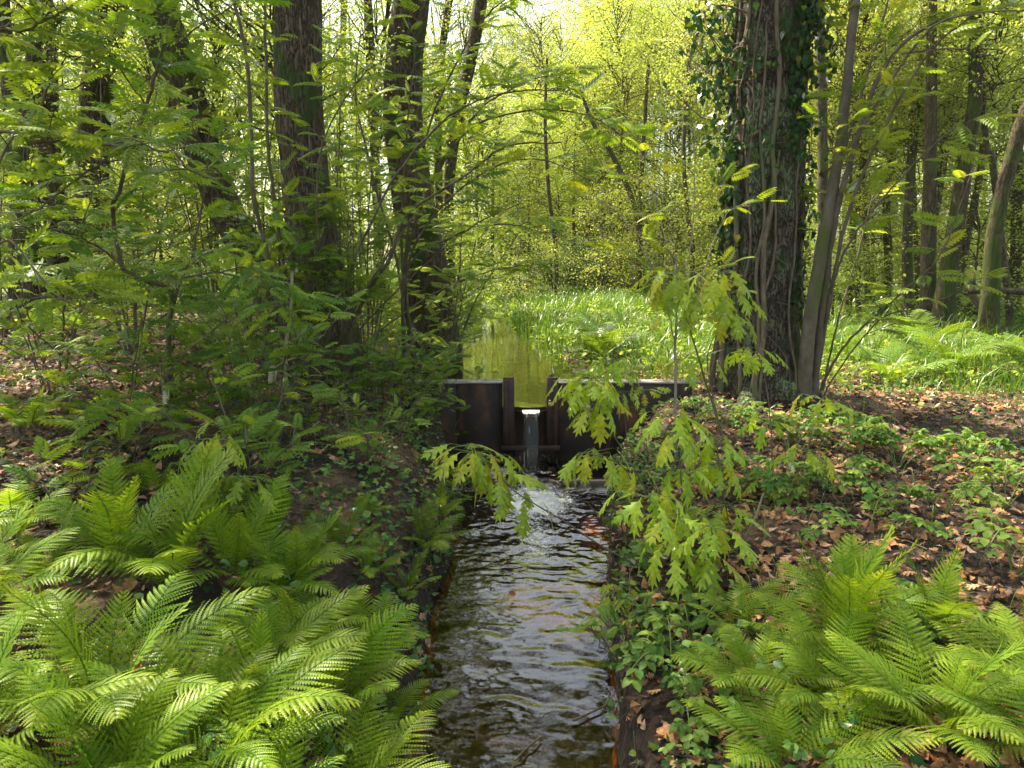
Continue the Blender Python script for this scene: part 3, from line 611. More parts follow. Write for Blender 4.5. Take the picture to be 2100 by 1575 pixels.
def big_tree(name, pts, radii, mat, label, cat, sides=40, rings=150, bump=.02, bs=7, crowns=(), flare=None, group=None, limbs=(), cz=None, roots=0, rs=RS):
    pts = np.asarray(pts, float); base = pts[0].copy()
    t = thing(name, base, label, cat, group)
    P = spline(pts, rings); R = np.interp(np.linspace(0, 1, rings), np.linspace(0, 1, len(radii)), radii)
    s = np.linspace(0, 1, rings); hgt = P[:, 2]-base[2]
    if flare: R = R*(1+flare*np.exp(-np.maximum(hgt-.1, 0)/.28))
    mb = MB(); tube(mb, P, R, sides, bump=bump, bs=bs)
    if roots:
        for k in range(roots):
            a = 2*math.pi*k/roots+rs.uniform(-.3, .3); r0 = radii[0]
            q = [base+np.array([math.cos(a)*r0*.6, math.sin(a)*r0*.6, .45]), base+np.array([math.cos(a)*r0*1.15, math.sin(a)*r0*1.15, .18])]
            e = base+np.array([math.cos(a)*r0*1.9, math.sin(a)*r0*1.9, 0]); e[2] = H(e[0], e[1])-.05; q.append(e)
            tube(mb, spline(q, 12), [r0*.30, r0*.28, r0*.12], 12, bump=.008, bs=9)
    mb.obj('trunk', mat, t, shade=True)
    for lb in limbs:
        mb = MB(); tube(mb, spline(lb[0], 26), lb[1], 10, bump=.004, bs=12); mb.obj('limb', mat, t, shade=True)
    top = P[-1]
    for (dx, dy, z, sc, kind) in crowns:
        cm, tm = CR[kind][rs.randint(len(CR[kind]))]
        c = np.array([top[0]+dx, top[1]+dy, z]); lc = c-base
        o = link_mesh('crown', cm, t, loc=lc, rot=(0, 0, rs.uniform(0, 6.28)), sc=sc)
        link_mesh('twigs', tm, o)
        # limb from the trunk up into this crown
        mb = MB(); st = P[int(rings*.93)]; mid = (st+c)*.5+np.array([0, 0, -.3]); tube(mb, spline([st, mid, c], 14), [max(radii[-1]*.5, .03), .02], 7, bump=.003); mb.obj('limb', mat, t, shade=True)
    return t

def over(x, y, z0, rs, n=3, spread=2.6, sc=(.8, 1.15)):
    return [(rs.uniform(-spread, spread), rs.uniform(-spread, spread), z0+rs.uniform(-1.2, 2.4), rs.uniform(*sc), 'top') for _ in range(n)]
def trunk_px(spec, Y, top_z=None, Ytop=None):
    """spec: [(px, py, width_px), ...] from base to top; Y distance; extended above the frame"""
    Ytop = Ytop or Y
    n = len(spec); pts, rad = [], []
    for k, (px, py, w) in enumerate(spec):
        yy = Y+(Ytop-Y)*k/(n-1); p = W(px, py, yy); pts.append(p)
        depth = yy*math.cos(TILT)+(2.3-p[2])*math.sin(TILT); rad.append(w/F*depth/2)
    g = H(pts[0][0], pts[0][1])
    if pts[0][2] > g-.15: pts.insert(0, np.array([pts[0][0], pts[0][1], g-.2])); rad.insert(0, rad[0]*1.03)
    if top_z and top_z > pts[-1][2]:
        d = norm(pts[-1]-pts[-2]); d = norm(d*np.array([.5, .5, 1])); L = top_z-pts[-1][2]
        for q in (.5, 1): pts.append(pts[-1 if q == .5 else -2]+d*L*q/max(d[2], .3) if q == .5 else pts[-1]+d*L*.5/max(d[2], .3))
        rad += [rad[-1]*.85, rad[-1]*.6]
    return np.array(pts), rad

rs = np.random.RandomState(11)
# the ivy-clad big tree on the right bank
IP, IR = trunk_px([(1560, 840, 160), (1557, 760, 152), (1558, 650, 146), (1562, 520, 143), (1567, 400, 142), (1575, 200, 138), (1586, 0, 130)], 7.95, 13)
big_tree('ivy_clad_tree', IP, IR, M['bark_big'], 'massive ivy-clad tree with cracked lichen-green bark on the right bank', 'tree', sides=150, rings=330, bump=.022, bs=9, flare=.16, roots=6,
         crowns=[(3.2, 2.0, 9.5, 1.0, 'top'), (5.0, -1, 10.5, 1.1, 'top'), (2.2, -2.2, 11.5, .9, 'top'), (4, 4, 12, 1.0, 'top')], rs=rs)
LT = [
 ('leaning_tree', [(600, 700, 78), (560, 600, 72), (490, 480, 66), (440, 380, 64), (395, 240, 70), (345, 90, 76), (300, -60, 78)], 11.2, 'bark_moss', 'thick mossy trunk leaning left behind the rowan leaves', 'tree', 12),
 ('oak_tree', [(700, 850, 150), (690, 780, 135), (675, 690, 122), (655, 560, 100), (632, 400, 88), (612, 200, 88), (610, 0, 88), (608, -80, 86)], 8.4, 'bark_oak', 'large upright ridged-bark tree with a clump of sprouts at its flared mossy foot', 'tree', 12),
 ('oak_tree', [(890, 715, 105), (884, 640, 92), (868, 520, 84), (846, 400, 80), (826, 250, 74), (832, 100, 70), (850, -60, 68)], 11.0, 'bark_oak', 'tall oak trunk standing behind the left end of the weir', 'tree', 12),
 ('forest_tree', [(925, 560, 20), (920, 400, 20), (935, 250, 24), (965, 120, 26), (990, -40, 28)], 17, 'bark_oak', 'narrow dark trunk leaning right, just right of the tall oak behind the weir', 'tree', 13),
 ('forest_tree', [(185, 650, 62), (172, 520, 62), (188, 380, 60), (195, 220, 58), (212, 100, 58), (238, -60, 60)], 13.5, 'bark_oak', 'broad dark trunk tilting right in the upper left, beyond the leaf litter', 'tree', 12),
 ('forest_tree', [(140, 680, 55), (130, 560, 50), (112, 400, 44), (98, 260, 42), (92, 100, 40), (80, -60, 38)], 12.4, 'bark_oak', 'straight brown trunk between the broad tilted one and the left-edge pair', 'tree', 12),
 ('forest_tree', [(95, 705, 62), (70, 600, 46), (45, 430, 34), (32, 300, 30), (14, 120, 24), (2, -40, 22)], 9.6, 'bark_moss', 'mossy-footed trunk rising from leaf litter at the left edge, leaning left', 'tree', 12),
 ('forest_tree', [(30, 560, 24), (45, 330, 22), (60, 180, 22), (76, -40, 22)], 10.6, 'bark_far', 'slim dark stem tilting right beside the left-edge trunk', 'tree', 12),
 ('forest_tree', [(780, 560, 18), (768, 300, 18), (760, 120, 18), (752, -40, 18)], 16, 'bark_far', 'thin straight trunk between the large oak and the tall oak', 'tree', 13),
 ('forest_tree', [(905, 520, 14), (898, 300, 14), (905, 120, 14), (925, -40, 14)], 19, 'bark_far', 'thin dark trunk hard against the right side of the tall oak', 'tree', 13),
 ('forest_tree', [(690, 480, 14), (700, 200, 13), (706, -40, 12)], 20, 'bark_far', 'pencil-thin far trunk seen right of the large oak', 'tree', 13),
 ('forest_tree', [(440, 520, 18), (444, 200, 17), (440, -40, 16)], 21, 'bark_far', 'far slender trunk right of the leaning mossy one', 'tree', 13),
 ('forest_tree', [(268, 560, 22), (285, 300, 20), (300, -40, 20)], 20, 'bark_far', 'far dark trunk left of the leaning mossy one', 'tree', 13),
 ('forest_tree', [(1238, 60, 7), (1248, -10, 7), (1252, -60, 6)], 42, 'bark_far', None, None, 21),
]
for nm, sp, Yd, mt, lab, cat, tz in LT:
    if lab is None: continue
    P, R_ = trunk_px(sp, Yd, tz)
    big = R_[0] > .2
    sy = P[-1]
    # crowns stay clear of the open strip above the stream
    cr = over(0, 0, 10.4, rs, 1, sc=(.7, .95))
    cr = [(min(c[0], -2.6-sy[0] if sy[0] > -6 else c[0])-(1.2 if sy[0] > -3 else 0), c[1], c[2], c[3], c[4]) for c in cr]
    LC = [(rs.uniform(-2.2, 1.4 if sy[0] < -5 else -.3), rs.uniform(.4, 2.4), rs.uniform(4.6, 6.2)+(Yd-8)*.16, rs.uniform(.7, 1.0), 'g' if rs.rand() < .6 else 'y') for _ in range(1 if Yd < 12 else 2)]
    if Yd > 13.6 or sp[0][0] in (700, 890): cr = []
    cr = cr+LC
    if sp[0][0] == 95: cr = cr+[(1.6, -3.0, 9.0, .8, 'top'), (3.0, -1.4, 9.8, .8, 'top')]  # extra crowns added out of view, in the sun's path, to shade the left bank
    big_tree(nm, P, R_, M[mt], lab, cat, sides=64 if big else 22, rings=200 if big else 90, bump=.02 if big else .008, bs=10, flare=.25 if big else .2, crowns=cr, roots=6 if Yd == 8.4 else 4 if big else 0, rs=rs)
RT = [
 ([(1905, 668, 36), (1904, 560, 30), (1905, 450, 26), (1908, 300, 22), (1911, 100, 18), (1914, -40, 16)], 14, 'bark_far', 'straight brown trunk in the middle of the right-hand stand'),
 ([(1862, 650, 22), (1860, 520, 19), (1866, 380, 17), (1878, 220, 17), (1892, 60, 15), (1900, -40, 14)], 15.5, 'bark_far', 'dark trunk just left of the straight brown one'),
 ([(1885, 640, 18), (1890, 540, 17), (1918, 420, 18), (1940, 280, 18), (1962, 170, 17), (1990, -40, 16)], 16.5, 'bark_far', 'dark trunk crossing behind the straight brown one and leaning right'),
 ([(1932, 672, 46), (1945, 560, 36), (1965, 430, 29), (1982, 320, 26), (2000, 200, 25), (1999, 100, 20), (1998, -40, 17)], 13.6, 'bark_moss', 'thickest mossy trunk of the right-hand stand, bending upright'),
 ([(2028, 660, 38), (2035, 540, 32), (2042, 460, 28), (2062, 370, 26), (2090, 270, 26), (2135, 120, 24)], 12.2, 'bark_moss', 'moss-covered forked trunk leaning out at the right edge'),
 ([(1958, 640, 16), (1985, 480, 13), (2012, 340, 12), (2020, 200, 11), (2024, -40, 9)], 17, 'bark_far', 'thin trunk between the two mossy ones'),
 ([(2070, 640, 14), (2052, 480, 12), (2035, 330, 12), (2020, 260, 10)], 14.5, 'bark_far', 'thin leaning dark stem near the right edge'),
 ([(1810, 640, 18), (1822, 560, 15), (1818, 420, 13), (1832, 300, 12), (1850, -40, 11)], 17.5, 'bark_far', 'thin trunk at the left side of the right-hand stand'),
 ([(1690, 590, 24), (1688, 420, 20), (1686, 200, 18), (1682, -40, 18)], 14, 'bark_far', 'trunk half hidden directly behind the ivy-clad tree and grey stem'),
 ([(1740, 600, 16), (1752, 450, 15), (1800, 130, 13), (1812, -40, 13)], 18, 'bark_far', 'far slanting trunk seen through the grey stems'),
 ([(1780, 590, 12), (1770, 350, 11), (1774, -40, 10)], 22, 'bark_far', 'far thin straight trunk right of the slanting one'),
 ([(2082, 640, 20), (2086, 300, 18), (2088, -40, 17)], 18, 'bark_far', 'far straight trunk at the extreme right edge'),
]
for sp, Yd, mt, lab in RT:
    P, R_ = trunk_px(sp, Yd, 12.5)
    big_tree('forest_tree', P, R_, M[mt], lab, 'tree', sides=20, rings=90, bump=.010, bs=12, flare=.25,
             crowns=[(c[0]+1.0, c[1], c[2]+1.5, c[3]*.8, c[4]) for c in over(0, 0, 10.5, rs, 1) if Yd < 14]+[(rs.uniform(-1.2, 1.8), rs.uniform(.5, 2.4), rs.uniform(5.2, 6.8)+(Yd-12)*.15, rs.uniform(.8, 1.1), 'y') for _ in range(2)], rs=rs, group='trunks standing in the right-hand wood')
# thin trunks in the clearing behind the pond
for (sp, Yd, lab) in [
 ([(1310, 560, 12), (1305, 440, 11), (1262, 330, 10), (1215, 250, 8), (1190, 180, 6)], 26, 'thin dark forked tree across the meadow, stem leaning left'),
 ([(1318, 555, 10), (1312, 430, 9), (1322, 250, 8), (1330, 120, 6)], 27, 'thin upright tree just right of the forked one across the meadow'),
 ([(1140, 520, 9), (1125, 390, 8), (1118, 250, 7), (1122, 120, 5)], 25, 'thin dark tree beyond the pond, left of the dark bush'),
 ([(1010, 470, 7), (1012, 330, 6), (1030, 220, 5)], 31, 'slender dark stem behind the arching rowan branches'),
 ([(1420, 520, 10), (1408, 420, 9), (1402, 300, 8), (1412, 120, 6)], 24, 'slender tree close to the left side of the ivy-clad trunk')]:
    P, R_ = trunk_px(sp, Yd)
    big_tree('slender_tree', P, R_, M['bark_far'], lab, 'tree', sides=10, rings=50, bump=.006, flare=.2, crowns=[(rs.uniform(-.8, .8), rs.uniform(0, 1.5), P[-1][2]+.6, .9, 'y')], rs=rs, group='slender trees across the meadow')

# ------------------------------------------------------------------ ivy on the big tree
ivy = thing('ivy_plant', IP[1], 'dark glossy ivy climbing the massive tree with thick pale woody stems', 'ivy')
def on_trunk(z, ang, off):
    k = np.interp(z, IP[:, 2], np.arange(len(IP))); x = np.interp(k, np.arange(len(IP)), IP[:, 0]); y = np.interp(k, np.arange(len(IP)), IP[:, 1]); r = np.interp(k, np.arange(len(IP)), IR)
    r = r*(1+.16*np.exp(-np.maximum(z-IP[1][2]-.1, 0)/.28))
    return np.stack([x+(r+off)*np.cos(ang), y+(r+off)*np.sin(ang), z+0*x], -1)
z0i = IP[0][2]+.15
# main stems: (angle at foot, angle at top, top z, radius); -pi/2 faces the camera, pi is the left flank
VST = [(-1.95, -1.60, 6.2, .030, .2), (-2.05, -1.98, 4.4, .022, .9), (-1.85, -1.55, 3.3, .018, 2.3), (-2.75, -2.55, 6.0, .030, 3.1), (-3.05, -3.0, 5.5, .026, 4.4), (2.95, 3.1, 5.0, .020, 5.3), (-.55, -.45, 5.5, .015, 6.1), (-1.2, -.75, 4.8, .012, 7.7), (-2.4, -2.2, 5.0, .016, 8.3), (-.25, -.1, 4.0, .012, 9.9), (3.3, 3.2, 4.5, .02, 3.9)]
for a0, a1, zt, r0, sd in VST:
    zz = np.linspace(z0i-.25, zt, 70); u = (zz-zz[0])/(zz[-1]-zz[0])
    ang = a0+(a1-a0)*u + .22*(fbm(zz*1.3, sd, 0, 3)-.5)*2 + .05*np.sin(zz*5+sd)
    P = on_trunk(zz, ang, r0*.75+.012+.012*(vnoise(zz*3, sd)-.2))
    mb = MB(); tube(mb, P, np.linspace(r0, r0*.45, 70), 9, bump=.003, bs=30); mb.obj('vine_stem', M['vine'], ivy, shade=True)
mb = MB()
for k in range(95):
    z = rs.uniform(.9, 5.2); a = rs.uniform(-math.pi*1.08, .05); n = 14; L = rs.uniform(.25, .8); d = rs.choice([-1, 1]); up = rs.uniform(-.3, 1)
    zz = z+np.linspace(0, 1, n)*L*up; aa = a+d*np.linspace(0, 1, n)*L*rs.uniform(.3, 1.6)+.15*np.sin(np.linspace(0, 6, n)+k)
    tube(mb, on_trunk(np.maximum(zz, z0i), aa, .012+.02*rs.rand()*np.sin(np.linspace(0, 3.14, n))), [.006, .003], 4)
mb.obj('tendrils', M['vine'], ivy, shade=True, kind='stuff')
mb = MB(); N_ = 3600
z = 1.6+4.0*rs.rand(N_)**.75; a = rs.uniform(-math.pi*1.12, .12, N_)
pn = fbm(a*1.8, z*1.1, 2, 3); keep = pn > (.67-.045*(z-1.2)-.05*np.abs(a+1.6)); z, a = z[keep], a[keep]
off = .02+.05*rs.rand(len(z))+.10*rs.rand(len(z))**3*(z > 2.3)
P = on_trunk(z, a, off); out = np.stack([np.cos(a), np.sin(a), 0*a], -1)
d = norm(np.array([0, 0, -1.])+.5*rs.randn(len(z), 3)*.8); nn = norm(out+rs.randn(len(z), 3)*.35+[0, 0, .35])
mb.inst(IVY, P, frames(d, nn), .045+.035*rs.rand(len(z)), rs.rand(len(z))*(rs.rand(len(z)) < .93)+0)
tw = MB()
def ivy_spray(c, R, n, rs):
    # hanging masses standing off the trunk
    p = c+rs.randn(n, 3)*R; d = norm(np.array([0, 0, -1.])+.5*rs.randn(n, 3)); nn = norm(np.array([0, -.4, .5])+.7*rs.randn(n, 3))
    mb.inst(IVY, p, frames(d, nn), .05+.035*rs.rand(n), np.clip(rs.rand(n), 0, .97))
for px, py, r, n in [(1470, 40, .16, 110), (1440, 30, .12, 60), (1455, 120, .17, 120), (1480, 200, .15, 90), (1470, 290, .10, 50), (1440, 170, .08, 30), (1665, 40, .14, 90), (1690, 60, .12, 60), (1675, 140, .13, 80), (1660, 240, .12, 70), (1655, 330, .09, 40), (1700, 90, .07, 22), (1500, 130, .14, 60), (1420, 60, .06, 18), (1640, 270, .1, 50), (1495, 330, .1, 50), (1600, 120, .14, 50), (1560, 300, .14, 50)]:
    c = W(px, py, 7.6); ivy_spray(c, np.array([r, .12, r*1.1])*.85, int(n*.6), rs)
    k = np.argmin(np.abs(IP[:, 2]-c[2])); st = on_trunk(np.array([c[2]+.2]), np.array([-2.6 if px < 1560 else -.4]), .02)[0]
    for q in range(3): e = c+rs.randn(3)*r; tube(tw, spline([st, (st+e)/2+[0, -.05, .1], e], 8), [.008, .003], 4)
mb.obj('foliage', M['ivy'], ivy); tw.obj('hanging_twigs', M['vine'], ivy, kind='stuff')

# ------------------------------------------------------------------ shrubs with twigs and compound leaves
def shrub(name, base, lines, label, cat, group=None, tmpl=ROWAN, mat='rowan', leaf=(.17, .23), twig=(.25, .55), gap=.16, start=.3, per=.075, rs=RS, stemmat='stem', flatn=.42, varr=(0, .8), sides=7, horiz=.25, density=1.0):
    """lines: list of (points, r0, r1); each becomes a stem part; twigs and leaves go in 'twigs' and 'foliage'"""
    t = thing(name, base, label, cat, group)
    tw = MB(); LP, LD, LN, LS = [], [], [], []
    for pts, r0, r1 in lines:
        P = spline(pts, max(12, len(pts)*7)); L = np.linalg.norm(np.diff(P, axis=0), axis=1).sum()
        P[1:-1] += (rs.rand(len(P)-2, 3)-.5)*.012
        mb = MB(); tube(mb, P, [r0, r1], sides if r0 > .008 else 5, bump=r0*.12, bs=20); mb.obj('stem', M[stemmat], t, shade=True)
        n = max(1, int(L*(1-start)/gap*density)); T = norm(np.gradient(P, axis=0))
        for k in range(n):
            u = start+(1-start)*(k+rs.rand())/n; i = min(int(u*(len(P)-1)), len(P)-2); p = P[i]
            a = rs.uniform(0, 2*math.pi); hd = np.array([math.cos(a), math.sin(a), rs.uniform(-.15, .45)])
            hd = norm(hd+T[i]*.45); l = rs.uniform(*twig)*(1.15-.5*u)
            q = np.array([p, p+hd*l*.55+[0, 0, .03], p+hd*l+[0, 0, -.02]]); Q = spline(q, 6); tube(tw, Q, [.0045, .0016], 4)
            m = max(2, int(l/per*.75)); sd = norm(np.cross(hd, [0, 0, 1.]))
            for j in range(m+1):
                v = .35+.65*j/m; pp = Q[min(int(v*5), 5)]; sg = (-1)**j
                dd = norm(sd*sg*.9+hd*.7+[0, 0, rs.uniform(-.05, .35)]) if j < m else norm(hd+[0, 0, .1])
                LP.append(pp); LD.append(dd+rs.randn(3)*.15); LN.append(norm(np.array([0, 0, 1.])+rs.randn(3)*flatn)); LS.append(rs.uniform(*leaf)*(.8 if j == m else 1))
    LP, LD, LN, LS = map(np.array, (LP, LD, LN, LS)); fo = MB()
    ti = rs.randint(len(tmpl), size=len(LP)); vv = rs.uniform(*varr, len(LP))
    for k in range(len(tmpl)):
        s_ = ti == k
        if s_.any(): fo.inst(tmpl[k], LP[s_], frames(LD[s_], LN[s_]), LS[s_], vv[s_])
    o = fo.obj('foliage', M[mat], t); tw.obj('twigs', M['twig'], t, kind='stuff')
    return t
def px_line(pxs, Y0, Y1, r0, r1):
    n = len(pxs); return ([W(px, py, Y0+(Y1-Y0)*k/(n-1)) for k, (px, py) in enumerate(pxs)], r0, r1)
def gbase(x, y): return np.array([x, y, float(H(x, y))-.03])
def fan(base, n, h, spread, rs, lean=(0, 0), r=(.006, .014), curve=.3):
    out = []
    for k in range(n):
        a = 2*math.pi*(k+rs.uniform(-.3, .3))/n; hh = h*rs.uniform(.55, 1.1); s_ = spread*rs.uniform(.35, 1.1)
        e = base+np.array([math.cos(a)*s_+lean[0]*hh, math.sin(a)*s_+lean[1]*hh, hh]); b = base+np.array([math.cos(a), math.sin(a), 0])*.05
        mid = b*.55+e*.45+np.array([-math.cos(a)*s_*curve*.4, -math.sin(a)*s_*curve*.4, hh*.08])+rs.randn(3)*.05*h*.4
        out.append(([b, mid, e], rs.uniform(*r), .003))
    return out

# A: the sprouting clump in front of the oak's foot, with branches fanning over the weir
bA = gbase(*W(640, 905, 7.55)[:2])
L_ = []
def A(pxs, Y0, Y1, r0, r1): 
    l = px_line(pxs, Y0, Y1, r0, r1); l[0].insert(0, bA+np.array([(pxs[0][0]-640)/1528*7.5*.35, rs.uniform(-.08, .08), .02])); L_.append(l)
A([(690, 720), (760, 590), (800, 530), (835, 440), (940, 370), (1040, 300), (1150, 292)], 7.5, 6.2, .024, .004)
A([(680, 740), (740, 610), (850, 440)], 7.5, 6.6, .020, .005)
A([(660, 740), (700, 600), (800, 380), (920, 240), (1040, 190), (1150, 185)], 7.4, 6.0, .016, .003)
A([(690, 730), (820, 590), (960, 470), (1060, 420)], 7.6, 6.8, .011, .003)
A([(600, 640), (575, 500), (550, 300), (545, 100), (543, -60)], 7.2, 6.9, .020, .010)
A([(575, 660), (548, 520), (520, 400), (512, 200), (500, 90), (470, -40)], 7.0, 6.6, .022, .012)
A([(640, 640), (648, 480), (660, 300), (740, 160), (830, 100)], 7.3, 6.4, .012, .003)
A([(560, 720), (480, 640), (430, 560), (380, 480)], 7.0, 6.0, .012, .004)
A([(700, 740), (860, 620), (990, 560), (1110, 540)], 7.3, 6.2, .010, .003)
A([(610, 660), (600, 500), (590, 380)], 7.4, 7.2, .012, .005)
A([(625, 660), (632, 520), (628, 420)], 7.3, 7.1, .010, .004)
A([(655, 680), (672, 520), (690, 380), (700, 200)], 7.6, 7.2, .012, .004)
A([(545, 760), (500, 640), (480, 520)], 7.0, 6.3, .010, .004)
A([(530, 760), (470, 720), (400, 690)], 7.0, 6.2, .010, .004)
for k in range(26):
    x = rs.uniform(545, 735); A([(x, 760-rs.uniform(0, 60)), (x+rs.uniform(-25, 25), 640), (x+rs.uniform(-80, 70), rs.uniform(260, 540))], 7.45, 7.2, .009, .003)
shrub('rowan_shrub', bA, L_, 'multi-stemmed rowan clump at the foot of the large oak, branches fanning over the weir', 'shrub', 'rowan shrubs', rs=rs, start=.60, gap=.17, leaf=(.17, .25), density=.75)
# B: the zigzag rowan nearer the camera on the left
bB = gbase(*W(350, 790, 5.6)[:2])
L_ = [px_line([(345, 700), (350, 600), (295, 575), (250, 545), (232, 440), (248, 385), (268, 300), (300, 215), (325, 130), (350, 40), (372, -60)], 5.5, 4.9, .017, .009),
      px_line([(345, 700), (372, 570), (395, 520), (420, 380), (430, 250)], 5.5, 5.3, .012, .004),
      px_line([(262, 300), (330, 285), (385, 345), (440, 370)], 4.95, 4.7, .009, .004),
      px_line([(350, 640), (270, 690), (210, 720), (150, 760)], 5.5, 4.6, .008, .003),
      px_line([(300, 215), (230, 120), (170, 20)], 5.1, 4.9, .007, .003),
      px_line([(268, 300), (180, 350), (90, 420), (20, 455)], 5.0, 4.3, .008, .003),
      px_line([(250, 545), (190, 500), (110, 470), (30, 470)], 5.0, 4.4, .008, .003),
      px_line([(372, 570), (460, 560), (560, 600), (600, 640)], 5.4, 5.1, .008, .003),
      px_line([(325, 130), (400, 60), (470, 20)], 5.0, 4.8, .006, .003)]
L_[0][0].insert(0, bB); L_[1][0].insert(0, bB+[.05, 0, 0])
shrub('rowan_shrub', bB, L_, 'zigzag-stemmed rowan in front of the leaning mossy trunk', 'shrub', 'rowan shrubs', rs=rs, start=.15, gap=.14, leaf=(.17, .24), density=1.0)
for (x, y, h, n, sp, lab) in [(-2.6, 4.9, 1.1, 7, .8, 'knee-high rowan on the dark bank left of the zigzag rowan'), (-1.75, 5.3, 1.2, 7, .7, 'knee-high rowan on the dark bank right of the zigzag rowan'), (-3.5, 5.6, 1.5, 8, .9, 'waist-high rowan on the left slope near the frame edge'), (-2.5, 6.7, 1.6, 8, .9, 'waist-high rowan on the crest of the left bank'), (-1.6, 4.3, .7, 6, .5, 'ankle-high rowan just above the curling ferns'), (-.95, 8.5, 1.0, 7, .7, 'knee-high rowan on the pond bank leaning over the left weir cap')]:
    b = gbase(x, y); shrub('rowan_shrub', b, fan(b, n, h, sp, rs, (.15, -.05) if x > -1 else (0, 0), r=(.004, .009)), lab, 'shrub', 'rowan shrubs', rs=rs, start=.25, gap=.16, leaf=(.15, .22), twig=(.15, .35))
# C: branch entering from the left edge
bC = gbase(-3.4, 4.3)
L_ = [([bC, bC+[.0, .05, .9], W(-40, 300, 4.4), W(80, 292, 4.35), W(160, 290, 4.3), W(345, 312, 4.1)], .016, .005), ([bC, bC+[.1, 0, .8], W(-60, 130, 4.4), W(60, 60, 4.4), W(150, 10, 4.4)], .014, .004),
      ([bC, bC+[.2, .1, .5], W(0, 500, 4.3), W(110, 600, 4.1), W(190, 640, 4.0)], .010, .003), ([bC, bC+[.1, .3, .6], W(-20, 380, 4.8), W(90, 200, 5.0), W(120, 60, 5.0)], .012, .004)]
shrub('rowan_shrub', bC, L_, 'rowan reaching in from the left edge with one long level branch', 'shrub', 'rowan shrubs', rs=rs, start=.45, gap=.13, leaf=(.19, .26))
# D.. further rowans
for (x, y, h, n, sp, lean, lab) in [
    (-3.9, 7.6, 2.9, 9, .9, (0, 0), 'rowan thicket on the litter slope left of the zigzag rowan'),
    (-2.9, 9.0, 3.4, 9, 1.1, (0, 0), 'rowan thicket beneath the leaning mossy trunk'),
    (-5.8, 8.4, 3.2, 8, 1.0, (.1, 0), 'rowan bush between the left-edge trunk and the broad tilted trunk'),
    (-1.9, 9.8, 3.0, 8, .9, (.1, 0), 'rowan bush between the large oak and the tall oak'),
    (-1.0, 10.2, 2.6, 8, .9, (.12, -.05), 'rowan bush on the pond bank behind the left half of the weir'),
    (-7.6, 10.5, 4.2, 8, 1.4, (0, 0), 'tall rowan far back at the left edge'),
    (-4.6, 11.5, 4.8, 8, 1.5, (0, 0), 'tall rowan behind the leaning mossy trunk'),
    (-2.4, 13.0, 5.0, 8, 1.5, (0, 0), 'tall rowan behind the tall oak')]:
    b = gbase(x, y); shrub('rowan_shrub', b, fan(b, n, h, sp, rs, lean), lab, 'shrub', 'rowan shrubs', rs=rs, start=.25, gap=.24, leaf=(.17,.24), mat='rowan' if y < 9.5 else 'green', varr=(.1, .9))
bT = gbase(-1.25, 8.9)
L_ = []
for pxs in ([(830, 560), (860, 330), (930, 140), (1010, 20), (1100, -40)], [(830, 560), (880, 380), (980, 230), (1090, 165), (1180, 150)], [(835, 560), (900, 430), (1020, 340), (1120, 330), (1210, 370)], [(825, 560), (830, 330), (850, 120), (880, -40)], [(830, 540), (930, 300), (1060, 230), (1200, 235), (1290, 290)], [(820, 570), (770, 380), (730, 200), (740, 60)], [(835, 560), (940, 480), (1040, 460), (1120, 480)]):
    l = px_line(pxs, 8.6, 7.4, .016, .003); l[0].insert(0, bT+rs.randn(3)*[.05, .05, 0]); L_.append(l)
shrub('rowan_shrub', bT, L_, 'tall rowan on the near left shore of the pond, boughs reaching across the clearing', 'shrub', 'rowan shrubs', rs=rs, start=.38, gap=.17, leaf=(.16, .23), varr=(.25, 1))
# low rowan shoots along the banks
for (px, py, Y, h, n, sp, lab, lf) in [
    (850, 800, 7.3, .75, 7, .5, 'leafy rowan shoots hiding the left end of the weir cap', .15), (760, 860, 7.0, .7, 7, .5, 'rowan shoots right beside the mossy foot of the large oak', .15), (960, 850, 7.5, .45, 5, .4, 'rowan shoots hanging over the left wing close to the guide post', .13), (820, 1000, 6.3, .5, 6, .4, 'rowan shoots on the steep dark bank above the left waterline', .12),
    (680, 1010, 5.8, .5, 6, .45, 'rowan shoots in the middle of the dark left bank', .14), (760, 1060, 5.4, .4, 5, .4, 'rowan shoots low on the dark left bank near the water', .13), (540, 960, 5.4, .5, 6, .5, 'rowan shoots left of the pale broken stem', .15), (440, 880, 5.6, .55, 6, .5, 'rowan shoots on the bank below the zigzag rowan', .16),
    (790, 930, 6.9, .75, 6, .45, 'low rowan shoots on the bank lip left of the weir', .13), (880, 860, 7.4, .55, 6, .4, 'low rowan shoots in front of the left wing of the weir', .13),
    (250, 900, 4.6, .55, 5, .5, 'low rowan shoot with broad leaves on the dark bank below the zigzag rowan', .2), (130, 960, 4.1, .45, 4, .45, 'small rowan shoot near the left edge above the ferns', .19), (930, 1010, 6.4, .45, 5, .3, 'small rowan seedling at the left waterline below the weir', .11),
    (1275, 1160, 4.9, .35, 4, .2, 'rowan seedling on the right waterline beside the oak saplings', .10), (1285, 1440, 3.35, .35, 6, .2, 'rowan seedling overhanging the water at the lower right bank', .10), (1300, 1330, 3.8, .32, 5, .2, 'rowan seedling on the steep right bank above the overhanging one', .10)]:
    p = W(px, py, Y); b = gbase(p[0], p[1]); shrub('rowan_shrub', b, fan(b, n, h, sp, rs, (.1 if px < 1100 else -.15, -.1), r=(.003, .006)), lab, 'shrub', 'rowan shrubs', rs=rs, start=.2, gap=.13, leaf=(lf*.8, lf*1.1), twig=(.12, .25))
